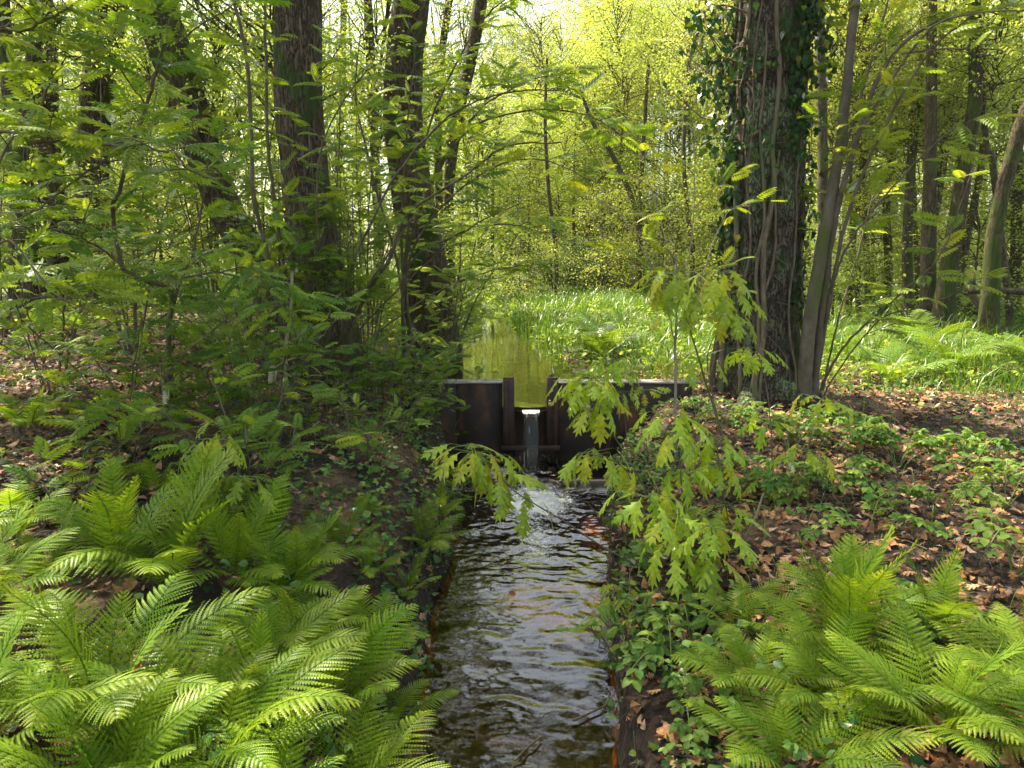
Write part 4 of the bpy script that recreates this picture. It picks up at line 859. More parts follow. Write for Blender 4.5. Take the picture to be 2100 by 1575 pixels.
# the grey multi-stem rowan beside the ivy-clad tree
bR = gbase(*W(1668, 800, 7.5)[:2])
L_ = []
for pxs, Y0, Y1, r0, r1 in [
    ([(1650, 770), (1664, 640), (1690, 480), (1722, 300), (1738, 150), (1762, -60)], 7.5, 7.3, .072, .032),
    ([(1672, 760), (1690, 600), (1712, 450), (1745, 330), (1792, 180), (1850, 90), (1960, 20)], 7.6, 7.0, .040, .010),
    ([(1680, 740), (1730, 470), (1800, 290), (1905, 110), (2010, 20)], 7.6, 6.6, .022, .006),
    ([(1700, 430), (1735, 300), (1800, 80), (1830, -30)], 7.5, 7.1, .016, .006),
    ([(1700, 640), (1715, 560), (1760, 470), (1880, 330), (1960, 260)], 7.6, 6.6, .014, .004),
    ([(1690, 780), (1740, 700), (1850, 600), (1930, 520), (2000, 330)], 7.4, 6.3, .015, .004),
    ([(1745, 300), (1850, 130), (1940, 40), (2110, 20)], 7.2, 6.4, .014, .004),
    ([(1850, 110), (1950, 100), (2110, 105)], 7.0, 6.4, .009, .004),
    ([(1690, 790), (1720, 650), (1760, 520), (1790, 400)], 7.7, 7.9, .012, .004),
    ([(1700, 790), (1800, 660), (1890, 630), (1980, 590)], 7.3, 6.5, .009, .003)]:
    l = px_line(pxs, Y0, Y1, r0, r1)
    if pxs[0][1] > 700: l[0].insert(0, bR+np.array([(pxs[0][0]-1668)/1528*7.5*.8, rs.uniform(-.05, .05), -.02]))
    L_.append(l)
shrub('rowan_tree', bR, L_, 'smooth grey multi-stemmed rowan growing against the right side of the ivy-clad tree', 'tree', rs=rs, start=.45, gap=.20, stemmat='bark_smooth', leaf=(.18, .27), sides=14, density=.9, varr=(.3, 1))
# rowan sprays in the centre right, in front of the meadow
bS = gbase(*W(1392, 800, 6.4)[:2])
L_ = [([bS, W(1385, 700, 6.4), W(1392, 600, 6.35), W(1385, 520, 6.3)], .013, .006), ([W(1385, 700, 6.4), W(1350, 580, 6.3), W(1270, 440, 6.2), W(1190, 400, 6.1)], .006, .002), ([W(1385, 680, 6.4), W(1440, 560, 6.3), W(1490, 440, 6.3), W(1540, 420, 6.2)], .007, .002), ([W(1392, 620, 6.3), W(1420, 480, 6.3), W(1425, 330, 6.3), W(1420, 250, 6.2)], .006, .002), ([W(1385, 560, 6.3), W(1340, 400, 6.5), W(1300, 260, 6.6)], .005, .002)]
shrub('rowan_shrub', bS, L_, 'thin pale-stemmed rowan left of the ivy-clad tree, in front of the meadow', 'shrub', 'rowan shrubs', rs=rs, start=.3, gap=.26, stemmat='stem_pale', leaf=(.16, .22), varr=(.6, 1))

# ------------------------------------------------------------------ red-oak saplings with drooping pale leaves
def oak_sapling(base, lines, clusters, label, rs, leaf=(.17, .24), mat='oak'):
    t = thing('oak_sapling', base, label, 'sapling', 'oak saplings')
    for pts, r0, r1 in lines:
        mb = MB(); P = spline(pts, 24); P[1:-1] += (rs.rand(22, 3)-.5)*.006; tube(mb, P, [r0, r1], 7, bump=r0*.1, bs=25); mb.obj('stem', M['stem'], t, shade=True)
    fo = MB(); tw = MB()
    for c, n in clusters:
        c = np.asarray(c, float)
        n = int(n*1.6)
        for k in range(n):
            a = 2*math.pi*(k+rs.uniform(-.3, .3))/n; l = rs.uniform(*leaf)*.95
            out = np.array([math.cos(a), math.sin(a)*.8, rs.uniform(-.2, .3)]); p1 = c+out*rs.uniform(.03, .17)
            tube(tw, [c+rs.randn(3)*.012, p1], [.0022, .0015], 4)
            d = norm(out*rs.uniform(.5, 1.3)+np.array([0, 0, -rs.uniform(.1, 1.25)])); nn = norm(out*.9+np.array([0, 0, .8])+rs.randn(3)*.25)
            fo.inst(OAK[rs.randint(3)], p1[None], frames(d[None], nn[None]), [[l]], rs.rand())
    fo.obj('foliage', M[mat], t); tw.obj('leaf_stalks', M['greenstem'], t, kind='stuff')
    return t
def osap(px, py, Y, paths, label, leaf=(.16, .23)):
    """paths: (pixel list, Y at the tip, cluster positions along it with leaf counts)"""
    p = W(px, py, Y); b = gbase(p[0], p[1]); lines, cl = [], []
    for pxs, Yt, cs, r0 in paths:
        n = len(pxs); pts = [b]+[W(x, y, Y+(Yt-Y)*(k+1)/n) for k, (x, y) in enumerate(pxs)]
        lines.append((pts, r0, .0025)); S_ = spline(pts, 60)
        for u, m in cs: cl.append((S_[int(u*59)], m))
    return oak_sapling(b, lines, cl, label, rs, leaf)
osap(1345, 1175, 4.35, [([(1250, 1130), (1150, 1065), (1060, 1010), (1000, 950), (960, 915)], 4.6, [(.60, 4), (.72, 6), (.84, 7), (.93, 6), (1, 5)], .006)], 'oak sapling arching far left over the stream in front of the waterfall')
osap(1370, 1170, 4.5, [([(1350, 1060), (1300, 960), (1250, 880), (1215, 800), (1205, 770)], 4.7, [(.72, 5), (.84, 7), (.93, 6), (1, 5)], .006), ([(1320, 1050), (1280, 960), (1210, 930)], 4.5, [(.75, 4), (1, 7)], .004)], 'oak sapling leaning in front of the right half of the weir')
osap(1440, 1200, 4.2, [([(1420, 1120), (1400, 1020), (1390, 900), (1375, 850)], 4.4, [(.45, 5), (.62, 6), (.8, 6), (1, 6)], .006)], 'upright oak sapling left of the middle of the sapling thicket')
osap(1500, 1130, 4.5, [([(1490, 1050), (1475, 960), (1470, 900)], 4.6, [(.4, 6), (.7, 6), (1, 6)], .005)], 'oak sapling in the middle of the thicket below the ivy-clad tree')
osap(1390, 1240, 3.9, [([(1385, 1160), (1370, 1080), (1330, 1020)], 4.0, [(.5, 5), (.75, 6), (1, 6)], .005)], 'low oak sapling closest to the water on the right bank')
osap(1470, 1250, 3.8, [([(1465, 1150), (1460, 1080)], 3.8, [(.6, 5), (1, 8)], .005)], 'large-leaved oak sapling just above the right-hand ferns')
osap(1590, 1080, 4.9, [([(1585, 1000), (1580, 860), (1560, 740), (1530, 715)], 5.1, [(.3, 5), (.5, 4), (.8, 3), (.93, 3), (1, 3)], .005)], 'slim green oak sapling with nodding tip standing before the ivy-clad trunk', (.12, .18))
osap(1650, 1110, 4.8, [([(1640, 1020), (1660, 900), (1690, 820)], 5.0, [(.35, 6), (.6, 5), (1, 4)], .004)], 'oak sapling right of the slim nodding one', (.13, .2))
osap(1500, 1060, 5.0, [([(1490, 930), (1440, 760), (1400, 620), (1385, 560)], 5.2, [(.55, 2), (.72, 3), (.85, 6), (.95, 6), (1, 5)], .009), ([(1490, 930), (1450, 740), (1490, 640), (1480, 560)], 5.0, [(.75, 5), (.88, 7), (1, 6)], .004)], 'tallest oak sapling, bright leaves against the left flank of the ivy-clad tree')
osap(1290, 920, 6.6, [([(1280, 840), (1265, 780), (1255, 740)], 6.6, [(.5, 4), (.8, 5), (1, 6)], .004)], 'yellow oak seedling just in front of the right cap of the weir', (.13, .19))
osap(1330, 900, 6.7, [([(1325, 850), (1320, 800)], 6.7, [(.6, 3), (1, 5)], .003)], 'small yellow oak seedling at the right end of the weir', (.12, .17))
osap(1330, 1330, 3.9, [([(1300, 1270), (1275, 1200)], 4.1, [(.6, 3), (1, 5)], .003)], 'oak seedling leaning over the right waterline', (.12, .16))
osap(430, 1080, 4.0, [([(440, 1020), (460, 940), (450, 900)], 4.0, [(1, 6)], .005), ([(450, 1040), (500, 980)], 3.9, [(1, 5)], .004)], 'lone oak sapling with broad leaves on the left bank above the ferns', (.15, .2))

# ------------------------------------------------------------------ ferns
FG1 = 'ferns on the left bank in the foreground'
for k, (x, y, s, n, lab) in enumerate([
    (-.62, 2.45, .80, 12, 'big fern at the bottom centre-left, fronds reaching over the water'),
    (-1.02, 2.30, .90, 13, 'big fern at the bottom edge, second clump left of the stream'),
    (-1.45, 2.40, .90, 12, 'big fern at the bottom edge, third clump left of the stream'),
    (-2.05, 2.45, .7, 10, 'big fern filling the bottom left corner'),
    (-.78, 2.95, .78, 11, 'dense fern behind the clump that reaches over the water'),
    (-1.05, 2.90, .75, 12, 'dense fern in the second row, middle of the left mass'),
    (-2.35, 3.00, .80, 11, 'upright pale fern at the left edge low down'),
    (-.72, 3.50, .62, 9, 'fern with arched fronds beside the water, third row'),
    (-1.15, 3.55, .66, 10, 'fern at the upper rim of the foreground fern mass'),
    (-2.85, 3.4, .8, 10, 'fern at the left edge behind the upright pale one'),
    (-.80, 2.12, .75, 11, 'fern cut by the bottom edge, nearest the stream on the left'), (-1.25, 2.05, .8, 12, 'fern cut by the bottom edge, left of the one nearest the stream'), (-1.72, 2.12, .8, 12, 'fern cut by the bottom edge, closest to the bottom left corner'),
    (-.98, 2.62, .62, 10, 'middle-sized fern wedged between the big bottom ferns'), (-2.15, 2.30, .8, 11, 'fern at the left frame edge at the very bottom'), (-.58, 3.15, .5, 8, 'short fern hugging the water between the first and third rows'), (-1.0, 3.22, .6, 9, 'fern in the centre of the third row of the left mass')]):
    fern(x, y, s, n, lab, FG1, up=.22, rs=rs)
for (px, py, s, n, up, lab) in [
    (350, 1200, .95, 10, .45, 'fern with upright curling fronds on the dark bank left of centre'), (480, 1180, .85, 9, .4, 'fern with curling tips right of the upright one on the dark bank'),
    (240, 1160, .95, 9, .3, 'sunlit fern arching left above the bare earth patch'), (90, 1190, .55, 8, .1, 'fern with flat dark fronds left above the bare earth'), (30, 1100, .7, 9, .1, 'fern mass at the left edge at mid height'),
    (610, 1200, .65, 8, .3, 'fern below the pale forked stick on the left bank'), (870, 1120, .6, 9, .1, 'fern leaning over the left waterline below the weir'), (900, 1060, .48, 8, .1, 'small fern just upstream of the one leaning over the left waterline'),
    (830, 1220, .48, 7, .1, 'small fern on the steep left bank beside the water'), (60, 880, .6, 9, .1, 'fern high on the left slope at the edge'), (190, 860, .5, 8, .1, 'fern on the litter slope, right of the one at the left edge'),
    (960, 890, .35, 8, .1, 'small bright fern at the left wing of the weir'), (700, 1130, .5, 8, .2, 'small fern right of the pale broken stem on the dark bank'), (560, 1090, .5, 8, .3, 'small fern left of the pale broken stem'), (930, 980, .35, 7, .1, 'tiny fern at the water just below the left wing of the weir'), (760, 1180, .45, 8, .1, 'fern halfway between the dense mass and the steep waterside'), (330, 1010, .4, 7, .2, 'small fern halfway up the dark left slope'), (740, 1060, .35, 7, .1, 'small fern on the dark bank beneath the rowan shoots')]:
    g = G(px, py); fern(g[0], g[1], s, n, lab, 'ferns on the left bank slope', up=up, rs=rs)
for (x, y, s, n, up, lab) in [
    (1.42, 2.95, .82, 14, .45, 'tall upright fern in the middle of the lower right corner'), (1.02, 2.85, .62, 10, .05, 'fern with flat dark green fronds next to the water, lower right'),
    (1.00, 2.35, .68, 10, .05, 'fern at the bottom edge right beside the water'), (1.50, 2.35, .75, 12, .15, 'fern at the bottom edge below the tall upright one'),
    (2.05, 2.60, .72, 11, .25, 'fern in the lower right, second clump from the right edge'), (2.45, 2.35, .70, 10, .15, 'fern at the extreme lower right corner'), (1.12, 3.35, .52, 8, .1, 'fern with toothed fronds above the flat dark green one'), (1.25, 2.62, .66, 11, .15, 'fern wedged between the flat dark green one and the bottom edge'), (1.85, 3.02, .62, 10, .35, 'fern right behind the tall upright one'), (2.6, 2.9, .6, 9, .2, 'fern at the right edge above the corner'), (1.78, 2.2, .7, 10, .1, 'fern cut by the bottom edge, lower right'), (1.75, 3.45, .5, 8, .7, 'young fern with unrolling tips on the litter behind the tall upright one')]:
    fern(x, y, s, n, lab, 'ferns on the right bank in the foreground', up=up, rs=rs)
for (x, y, s, n, lab) in [(1.45, 11.6, 1.05, 16, 'bright solitary fern on the pond bank behind the weir'), (1.0, 9.9, .35, 8, 'low fern on the bank directly behind the right cap'), (4.6, 8.9, .8, 10, 'fern in the grass nearest the grey rowan'), (5.6, 9.4, .9, 11, 'fern in the grass in the middle of the right meadow'), (6.6, 9.2, .95, 11, 'fern in the grass at the right edge'), (6.0, 10.8, .9, 10, 'fern behind the one in the middle of the right meadow'), (7.6, 10.8, .9, 10, 'fern beneath the moss-covered forked trunk'), (5.1, 11.2, .8, 9, 'fern at the foot of the right-hand stand, left side'), (3.6, 9.6, .7, 9, 'fern just behind the grey rowan'), (-5.5, 6.8, .8, 9, 'fern on the sunlit litter at the left edge'), (-4.8, 6.0, .8, 9, 'fern in front of the sunlit litter at the left')]:
    fern(x, y, s, n, lab, 'ferns farther back', far=True, rs=rs)

# ------------------------------------------------------------------ brambles on the right bank
def bramble(x, y, h, n, lab, rs, spread=.5):
    b = gbase(x, y); t = thing('bramble', b, lab, 'bramble', 'brambles on the right bank'); fo = MB()
    for k in range(n):
        a = rs.uniform(0, 6.28); e = b+np.array([math.cos(a)*spread*rs.uniform(.4, 1), math.sin(a)*spread*rs.uniform(.4, 1), h*rs.uniform(.35, .8)]); m = (b+e)/2+[0, 0, h*.55]
        P = spline([b, m, e], 16); mb = MB(); tube(mb, P, [.004, .002], 5); mb.obj('stem', M['greenstem'], t)
        q = P[4:]; p = np.repeat(q, 1, 0); T = norm(np.gradient(P, axis=0))[4:]; sd = norm(np.cross(T, [0, 0, 1.]))*((-1)**np.arange(len(q)))[:, None]
        d = norm(sd+T*.4+[0, 0, .25]+rs.randn(len(q), 3)*.2); nn = norm(np.array([0, 0, 1.])+rs.randn(len(q), 3)*.25)
        fo.inst(BRAM[k % 2], p, frames(d, nn), rs.uniform(.06, .12, len(q)), rs.rand(len(q)))
    fo.obj('foliage', M['bramble'], t)
for (px, py, h, n, lab) in [
    (1680, 900, .32, 6, 'bramble at the right foot of the ivy-clad tree'), (1760, 930, .35, 6, 'bramble right of the one at the tree foot'), (1840, 960, .32, 6, 'bramble at the edge of the long grass'), (1620, 930, .28, 5, 'bramble between the slim oak sapling and the tree foot'),
    (1720, 1010, .28, 5, 'bramble on the litter below the tree-foot brambles'), (1600, 1030, .25, 5, 'bramble among the right-hand oak saplings'), (1930, 1060, .30, 5, 'bramble with upright shoot on the litter near the right edge'), (2060, 1040, .38, 5, 'bramble shoot standing tall at the right edge'), (1990, 960, .3, 5, 'bramble in front of the long grass at the right'),
    (2080, 1180, .35, 5, 'bright bramble at the right edge below the tall shoot'), (1780, 1090, .18, 4, 'low bramble in the middle of the litter'), (1540, 1010, .25, 5, 'bramble under the sapling thicket'), (1430, 860, .25, 5, 'bramble at the left foot of the ivy-clad tree'), (1500, 880, .28, 5, 'pale bramble in front of the ivy-clad trunk'),
    (1380, 1400, .25, 5, 'broad-leaved bramble on the steep bank by the water, lower right'), (1420, 1330, .22, 4, 'bramble between the water and the right-hand ferns'), (1950, 1330, .2, 4, 'small bramble right of the tall upright fern')]:
    g = G(px, py); bramble(g[0], g[1], h, n, lab, rs)

# ------------------------------------------------------------------ understory: young trees and bushes behind the front plane
rs = np.random.RandomState(23)
def small_tree(x, y, h, kind, label, group, rs, lean=0, low=.9, sc=1.0, name='young_tree', wide=1):
    b = gbase(x, y); t = thing(name, b, label, 'bush' if name == 'bush' else 'tree', group)
    top = b+np.array([lean*h, rs.uniform(-.2, .2)*h*.3, h]); mid = (b+top)/2+np.array([rs.uniform(-.12, .12)*h*.5, rs.uniform(-.1, .1), 0])
    mb = MB(); tube(mb, spline([b, mid, top], 20), [.018+.008*h, .012], 7, bump=.003); mb.obj('stem' if name == 'bush' else 'trunk', M['bark_far'], t, shade=True)
    n = max(1, int(round((h-low)/1.6)))
    for k in range(n):
        z = low+(h-low)*(k+.6)/n; u = z/h; p = (b*(1-u)**2+2*mid*u*(1-u)+top*u*u) if n > 1 else b+[0, 0, z]
        cm, tm = CR[kind][rs.randint(len(CR[kind]))]; s_ = sc*rs.uniform(.75, 1.15)
        o = link_mesh('crown', cm, t, loc=(p-b)+np.array([rs.uniform(-.5, .5), rs.uniform(-.5, .5), 0])*sc, rot=(rs.uniform(-.2, .2), rs.uniform(-.2, .2), rs.uniform(0, 6.28)), sc=(s_*wide, s_*wide, s_*.85))
        link_mesh('twigs', tm, o)
    return t
def rows(side, ys, xfun, hfun, kinds, n_fun, where, group):
    for r, y in enumerate(ys):
        xs = sorted(xfun(y, k, n_fun(y)) for k in range(n_fun(y)))
        for k, x in enumerate(xs):
            kd = kinds[rs.randint(len(kinds))]; h = hfun(y)
            hue = {'y': 'pale yellow-green', 'g': 'fresh green', 'd': 'deep green'}[kd]
            lab = f'{hue} young tree, {ORD[k]} from the left in the {ORD[r]} row {where}'
            small_tree(x, y+rs.uniform(-.6, .6), h, kd, lab, group, rs, lean=rs.uniform(-.12, .12), sc=.85+.02*y/2)
rows(-1, [16.5, 22, 29], lambda y, k, n: -3.0-.04*y-(k+rs.rand())*((y*.72+2.5)/n), lambda y: rs.uniform(2.6, 4.2)+y*.14, ['g', 'g', 'y'], lambda y: int(5+y*.13), 'beyond the left bank', 'young trees beyond the left bank')
rows(1, [18, 23.5, 31], lambda y, k, n: 4.4+.10*y+(k+rs.rand())*((y*.62+1.5)/n), lambda y: rs.uniform(2.4, 4.0)+y*.14, ['g', 'y', 'y'], lambda y: int(4+y*.13), 'behind the right meadow', 'young trees behind the right meadow')
CM = [(-3.4, 27, 4.5, 'g'), (-1.2, 30, 6.5, 'g'), (.9, 33, 7.5, 'y'), (2.6, 31, 8.5, 'y'), (4.4, 30, 9.5, 'y'), (6.0, 29, 10, 'y'), (7.4, 26, 10.5, 'y'), (3.6, 36, 11, 'y'), (5.6, 37, 13, 'y'), (8.5, 35, 14, 'y'), (1.0, 46, 15, 'y'), (4.2, 46, 17, 'y'), (6.2, 45, 18, 'y'), (2.0, 42, 12.5, 'y'), (-.5, 47, 15, 'y'), (-2.0, 36, 8.5, 'y'), (-4.5, 35, 9.5, 'g'), (1.8, 40, 9.5, 'y'), (7.0, 41, 15, 'y'), (10.5, 39, 14, 'y'), (-.2, 41, 8.5, 'g'), (3.1, 26, 2.6, 'y'), (4.9, 25, 3.4, 'y'), (6.4, 23, 3.6, 'y')]
for r, (yl, yh, nm) in enumerate([(20, 29.5, 'nearest'), (29.6, 34, 'middle'), (34.1, 60, 'farthest')]):
    for k, (x, y, h, kd) in enumerate(sorted([c for c in CM if yl <= c[1] <= yh])):
        small_tree(x, y, h, kd, f'{"sunlit pale birch" if kd == "y" else "green birch"}, {ORD[k]} from the left in the {nm} row beyond the meadow', 'birches beyond the meadow', rs, low=1.0, sc=1.15+.012*y*.5)
for (x, y, h, kd, sc, lab) in [(1.55, 27.5, 2.2, 'd', 1.0, 'dark green bush at the back of the meadow beyond the pond'), (2.7, 28.5, 1.6, 'd', .8, 'smaller dark bush beside the dark green one'), (-1.5, 13.8, 1.7, 'y', .7, 'yellow-green bush overhanging the left shore of the pond'), (-1.4, 20.5, 2.0, 'y', .85, 'bright bush at the far left shore of the pond'), (-2.6, 12.2, 1.6, 'g', .75, 'green bush on the near left shore of the pond'), (.2, 24.5, 1.7, 'y', .8, 'pale bush on the far tip of the pond'), (-3.2, 10.8, 1.7, 'g', .7, 'green bush behind the rowan between the two oaks'), (-5.6, 12.0, 1.8, 'g', .8, 'low green bush under the broad tilted trunk'), (-7.8, 12.6, 2.2, 'g', .9, 'low green bush far left behind the litter slope'), (9.5, 15.5, 2.2, 'y', 1.0, 'yellow-green bush at the right edge behind the ferns'), (5.4, 15.8, 2.0, 'y', .8, 'yellow-green bush left of the right-hand stand'), (7.3, 17.0, 2.2, 'g', .9, 'fresh green bush among the right-hand trunks')]:
    small_tree(x, y, h, kd, lab, 'bushes', rs, low=.35, sc=sc, name='bush', wide=1.1)

# the far-off wood reads as one mass
mb = MB()
NC = 3300
cx = rs.uniform(-62, 66, NC); cyy = rs.uniform(44, 78, NC); topz = np.interp(np.degrees(np.arctan2(cx, cyy)), [-40, -12, -2, 1.5, 3.5, 5.5, 9, 40], [24, 24, 24, 21.5, 17.5, 21.5, 25, 25])*cyy/60*(.85+.3*fbm(cx*.25, cyy*.1, 3, 2))
cz = rs.rand(NC)**.85*topz
per = 100; idx = np.repeat(np.arange(NC), per); g = rs.randn(len(idx), 3)*np.array([1.15, 1.0, .6])
pos = np.stack([cx, cyy, cz], -1)[idx]+g; d = norm(rs.randn(len(idx), 3)+[0, 0, -.3]); nn = norm(rs.randn(len(idx), 3)*.6+[0, 0, 1.])
cvar = rs.rand(NC)
mb.inst(RH, pos, frames(d, nn), rs.uniform(.11, .21, len(idx)), np.clip(cvar[idx]*.7+rs.rand(len(idx))*.3, 0, 1))
fw = mb.obj('far_wood', M['yellowgreen'], kind='stuff')
mb = MB()
for k in range(150):
    x, y = rs.uniform(-50, 52), rs.uniform(36, 72)
    if abs(math.degrees(math.atan2(x, y))-2) < 4: continue
    h = rs.uniform(12, 20); b = np.array([x, y, H(x, y)-.2]); tube(mb, spline([b, b+[rs.uniform(-.6, .6), 0, h*.5], b+[rs.uniform(-1, 1), 0, h]], 8), [rs.uniform(.1, .25), .05], 6)
mb.obj('far_trunks', M['bark_far'], kind='stuff')

# ------------------------------------------------------------------ ground cover
def in_view(x, y, m=1.5): return np.abs(x) < y*.72+m
def scatter(n, x0, x1, y0, y1, dens, power=1.0):
    x = rs.uniform(x0, x1, n); y = y0+(y1-y0)*rs.rand(n)**power
    l, r = edges(y); wet = (x > l-.02) & (x < r+.02)
    k = in_view(x, y) & ~wet & (rs.rand(n) < dens(x, y)); return x[k], y[k]
# dry leaves
def dry_leaf(seed):
    r_ = np.random.RandomState(seed); V, Fq = oak_leaf(0, 0); V = V*np.array([.9, 1, 1]); V[:, 2] = .5*V[:, 0]**2*r_.choice([-6, 6])*.4+.30*np.sin(V[:, 1]*3+seed)*r_.uniform(.3, 1)*.6+.15*V[:, 0]*r_.randn(); V[:, 1] -= .5
    return V, Fq
DRY = [dry_leaf(k) for k in range(4)]+[(lambda t: (t[0]-[0, .5, 0], t[1]))(simple_leaf(.33, .2, .3)), (lambda t: (t[0]-[0, .5, 0], t[1]))(simple_leaf(.25, -.25, -.3))]
litd = lambda x, y: np.clip(fbm(x*.9, y*.9, 8, 3)*2.2-.45-.25*(x < -.3)*(x > -2.6)+.5*(x > 1.1)*(y < 8)+.35*(x < -2.4), .06, 1)
x, y = scatter(62000, -9, 9, 1.9, 12.5, litd, 1.3)
mb = MB(); z = H(x, y)+.012+.02*rs.rand(len(x)); n = len(x); ti = rs.randint(len(DRY), size=n)
nn = norm(np.array([0, 0, 1.])+rs.randn(n, 3)*.38); d = norm(rs.randn(n, 3)*[1, 1, .15]); sz = rs.uniform(.03, .10, n); vv = rs.rand(n)
for k in range(len(DRY)):
    q = ti == k; mb.inst(DRY[k], np.stack([x, y, z], -1)[q], frames(d[q], nn[q]), sz[q], vv[q])
cx1 = np.concatenate([rs.uniform(-1.0, -.12, 12), rs.uniform(.52, 1.9, 22)]); k1 = len(cx1)
for q in range(k1): mb.inst(DRY[q % len(DRY)], np.array([[cx1[q], WY+rs.uniform(0, .11), .952]]), frames(norm(rs.randn(1, 3)*[1, 1, .1]), np.array([[0, 0, 1.]])+rs.randn(1, 3)*.12), [rs.uniform(.03, .07)], rs.rand())
mb.obj('leaf_litter', M['litter'], kind='stuff')
mb = MB()
x, y = scatter(1500, -6, 7, 1.9, 10, lambda x, y: .7+0*x, 1.2)
for a, b in zip(x, y):
    L = rs.uniform(.08, .45); an = rs.uniform(0, 6.28); t_ = np.linspace(-.5, .5, 4)*L; X_ = a+t_*math.cos(an)+rs.randn(4)*.012; Y_ = b+t_*math.sin(an)+rs.randn(4)*.012
    tube(mb, np.stack([X_, Y_, H(X_, Y_)+.012+rs.rand()*.03*np.linspace(0, 1, 4)], -1), [rs.uniform(.0015, .005), .001], 4, cap=False)
mb.obj('twig_litter', M['twig'], kind='stuff')
# ground ivy and small herbs
def cover(name, mat, tm, n, dens, size, hgt, box_, power=1.2, tilt=.35, varr=(0, 1)):
    x, y = scatter(n, *box_, dens, power); n = len(x); mb = MB()
    p = np.stack([x, y, H(x, y)+rs.uniform(*hgt, n)], -1); d = norm(rs.randn(n, 3)*[1, 1, .25]); nn = norm(np.array([0, 0, 1.])+rs.randn(n, 3)*tilt)
    ti = rs.randint(len(tm), size=n)
    for k in range(len(tm)):
        q = ti == k; mb.inst(tm[k], p[q], frames(d[q], nn[q]), rs.uniform(*size, q.sum()), rs.uniform(*varr, q.sum()))
    mb.obj(name, M[mat], kind='stuff')
cover('ground_ivy', 'ivy', [IVY], 9000, lambda x, y: np.clip((fbm(x*1.3, y*1.3, 20, 3)-.47)*7, 0, 1), (.03, .065), (.01, .07), (-5, 5.5, 1.9, 9), varr=(0, .95))
cover('small_herbs', 'herb', [LEAF, ROUND, BRAM[0]], 15000, lambda x, y: np.clip((fbm(x*1.1, y*1.1, 40, 3)-.47)*6+.25*(y > 7.5), .02, 1), (.03, .075), (.02, .14), (-8, 8, 2, 13))
cover('pond_side_herbs', 'green', [LEAF, ROUND, BRAM[0]], 15000, lambda x, y: .85*np.ones_like(x), (.05, .10), (.02, .32), (-6, 9, 8.3, 24), 1.3, .6)
cover('bank_herbs', 'herb', [LEAF, ROUND, BRAM[0]], 17000, lambda x, y: np.clip(1.5-np.minimum(np.abs(edges(y)[0]-x), np.abs(x-edges(y)[1])*1.6)*1.15, 0, 1)*np.clip((fbm(x*2, y*2, 60, 2)-.35)*4, 0, 1), (.03, .075), (.02, .16), (-2.2, 1.9, 2.2, 7.9), 1, .6)
# grass
def grass(name, n, x0, x1, y0, y1, dens, h, w, power=1.0):
    x, y = scatter(n, x0, x1, y0, y1, dens, power); n = len(x)
    tu = fbm(x*1.2, y*1.2, 30, 3); hh = rs.uniform(*h, n)*(.55+.9*tu); a = rs.uniform(0, 6.28, n); ln = rs.uniform(.15, .8, n)*hh
    ww = rs.uniform(*w, n)*(1+np.maximum(y-9, 0)*.055); z = H(x, y)-.02; V = []
    pa = a+math.pi/2+rs.randn(n)*.5
    for t, wt in ((0, 1), (.45, .85), (.8, .5), (1, .08)):
        cx_, cy2, cz_ = x+np.cos(a)*ln*t*t, y+np.sin(a)*ln*t*t, z+hh*(t-.28*t*t*t)
        for s_ in (-1, 1): V.append(np.stack([cx_+s_*np.cos(pa)*ww*wt*.5, cy2+s_*np.sin(pa)*ww*wt*.5, cz_], -1))
    V = np.stack(V, 1).reshape(-1, 3); k = np.arange(n)[:, None]*8
    Fq = (k[:, :, None]+np.array([[0, 1, 3, 2], [2, 3, 5, 4], [4, 5, 7, 6]])[None]).reshape(-1, 4)
    mb = MB(); mb.add(V, Fq, np.repeat(np.clip(rs.rand(n)*.8+.2*tu, 0, 1), 8)); mb.obj(name, M['grass'], kind='stuff')
gd = lambda x, y: np.clip((x > 1.0)*np.clip((y-7.2-(x < 3.4)*1.0)/1.5, 0, 1)+(y > 14)*.6+(y > 9)*(x > 0)*.4+.12*(y > 9), 0, 1)*np.clip((fbm(x*.9, y*.9, 31, 3)-.30)*4, .15, 1)
grass('meadow_grass', 95000, -9, 16, 6.6, 32, gd, (.30, .70), (.006, .011), 1.25)
grass('bank_grass', 5200, -5, 6, 2, 8.5, lambda x, y: np.clip((fbm(x*1.6, y*1.6, 50, 2)-.5)*5, 0, 1)+.9*(x > 3.6)*(y > 5.6), (.10, .28), (.004, .007))
# moss on the foot of the left bank and fine roots hanging from the cut right bank
mb = MB()
for k in range(260):
    sd = rs.choice([0, 1]); yy = rs.uniform(2.6, 7.8); l, r = edges(yy); xx = (l-.10-rs.rand()*.15) if sd == 0 else (r+.02+rs.rand()*.10); zt = float(H(xx+(.12 if sd else -.12), yy)); a = np.array([xx, yy, zt-.02])
    e = a+np.array([(.05 if sd == 0 else -.05)*rs.rand(), rs.uniform(-.12, .12), -rs.uniform(.08, .3)]); tube(mb, spline([a, (a+e)/2+rs.randn(3)*.03, e], 6), [.003, .001], 4, cap=False)
mb.obj('hanging_roots', M['twig'], kind='stuff')
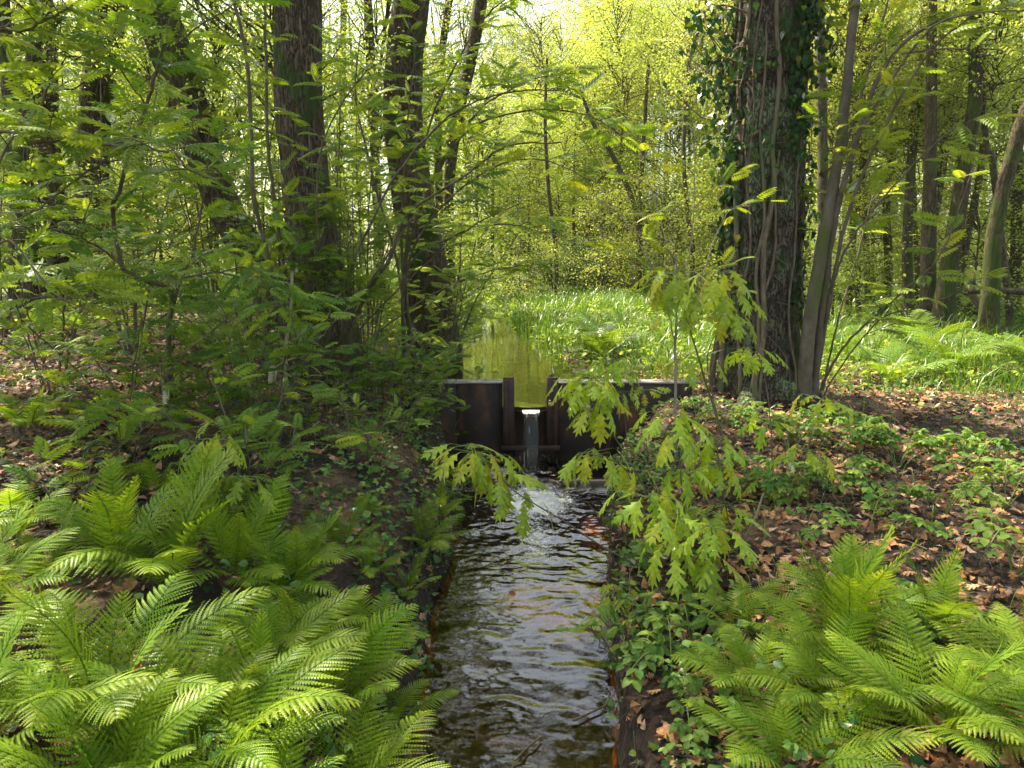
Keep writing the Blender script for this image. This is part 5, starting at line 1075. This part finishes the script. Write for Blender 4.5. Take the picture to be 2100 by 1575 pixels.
# sticks one can tell apart
for (pxs, Y, r, mt, lab) in [
    ([(612, 800), (608, 880), (596, 960), (600, 1020), (606, 1090)], 6.0, .014, 'stem_pale', 'pale upright broken stem standing on the dark left bank'),
    ([(597, 965), (570, 1005), (548, 1035)], 5.9, .010, 'stem_pale', 'short pale stick leaning against the broken stem'),
    ([(700, 960), (718, 1020), (722, 1100)], 5.4, .008, 'stem', 'thin grey upright stick right of the broken stem'),
    ([(1560, 1105), (1545, 1150), (1520, 1200)], 4.3, .007, 'stem_pale', 'pale stick poking from the litter beside the oak saplings'),
    ([(1950, 1000), (1935, 930), (1925, 905)], 6.2, .004, 'stem_pale', 'thin pale dead stalk at the edge of the long grass')]:
    P = [W(x, y, Y) for x, y in pxs]; g = float(H(P[-1][0], P[-1][1])); g0 = float(H(P[0][0], P[0][1]))
    P = [p+np.array([0, 0, g-P[-1][2]-.02]) for p in P] if mt != 'x' else P
    mb = MB(); tube(mb, spline(P, 24), [r*.8, r], 8, bump=r*.15, bs=20); tag(mb.obj('stick', M[mt], shade=True), lab, 'stick')
mb = MB(); P = [W(1985, 597, 13), W(2050, 596, 12.8), W(2130, 600, 12.6)]; tube(mb, spline(P, 20), [.05, .06], 9, bump=.006); tag(mb.obj('fallen_branch', M['bark_far'], shade=True), 'level dead branch crossing between trunks at the right edge', 'branch')
mb = MB(); P = [W(1990, 600, 13.2), W(2020, 640, 13), W(2070, 690, 12.8)]; tube(mb, spline(P, 20), [.06, .05], 9, bump=.006); tag(mb.obj('fallen_branch', M['bark_far'], shade=True), 'slanting dead branch below the level one at the right edge', 'branch')
for (pxs, lab) in [([(1055, 1560), (1085, 1530), (1110, 1510)], 'dark twig lying in the shallow water at the bottom'), ([(1175, 1478), (1210, 1462), (1245, 1445)], 'twig sticking out from the lower right waterline')]:
    P = []
    for x, y in pxs:
        dv = W(x, y, 1)-CAM; P.append(CAM+dv*((.02-CAM[2])/dv[2]))
    mb = MB(); tube(mb, spline(P, 12), [.006, .004], 6, bump=.001); tag(mb.obj('stick', M['twig'], shade=True), lab, 'stick')


# ------------------------------------------------------------------ thin haze volume, added to lift the far shadows
m, nt, o, N = newmat('haze_air'); v = N('VolumePrincipled'); v.inputs['Color'].default_value = (1.0, 1.0, .86, 1); v.inputs['Density'].default_value = .0003; v.inputs['Anisotropy'].default_value = .2
nt.links.new(v.outputs[0], o.inputs['Volume'])
mb = MB(); box(mb, (-180, -45, -6), (180, 190, 48)); hz = mb.obj('haze', m, kind='stuff')
cy.volume_bounces = 0; cy.volume_step_rate = 4
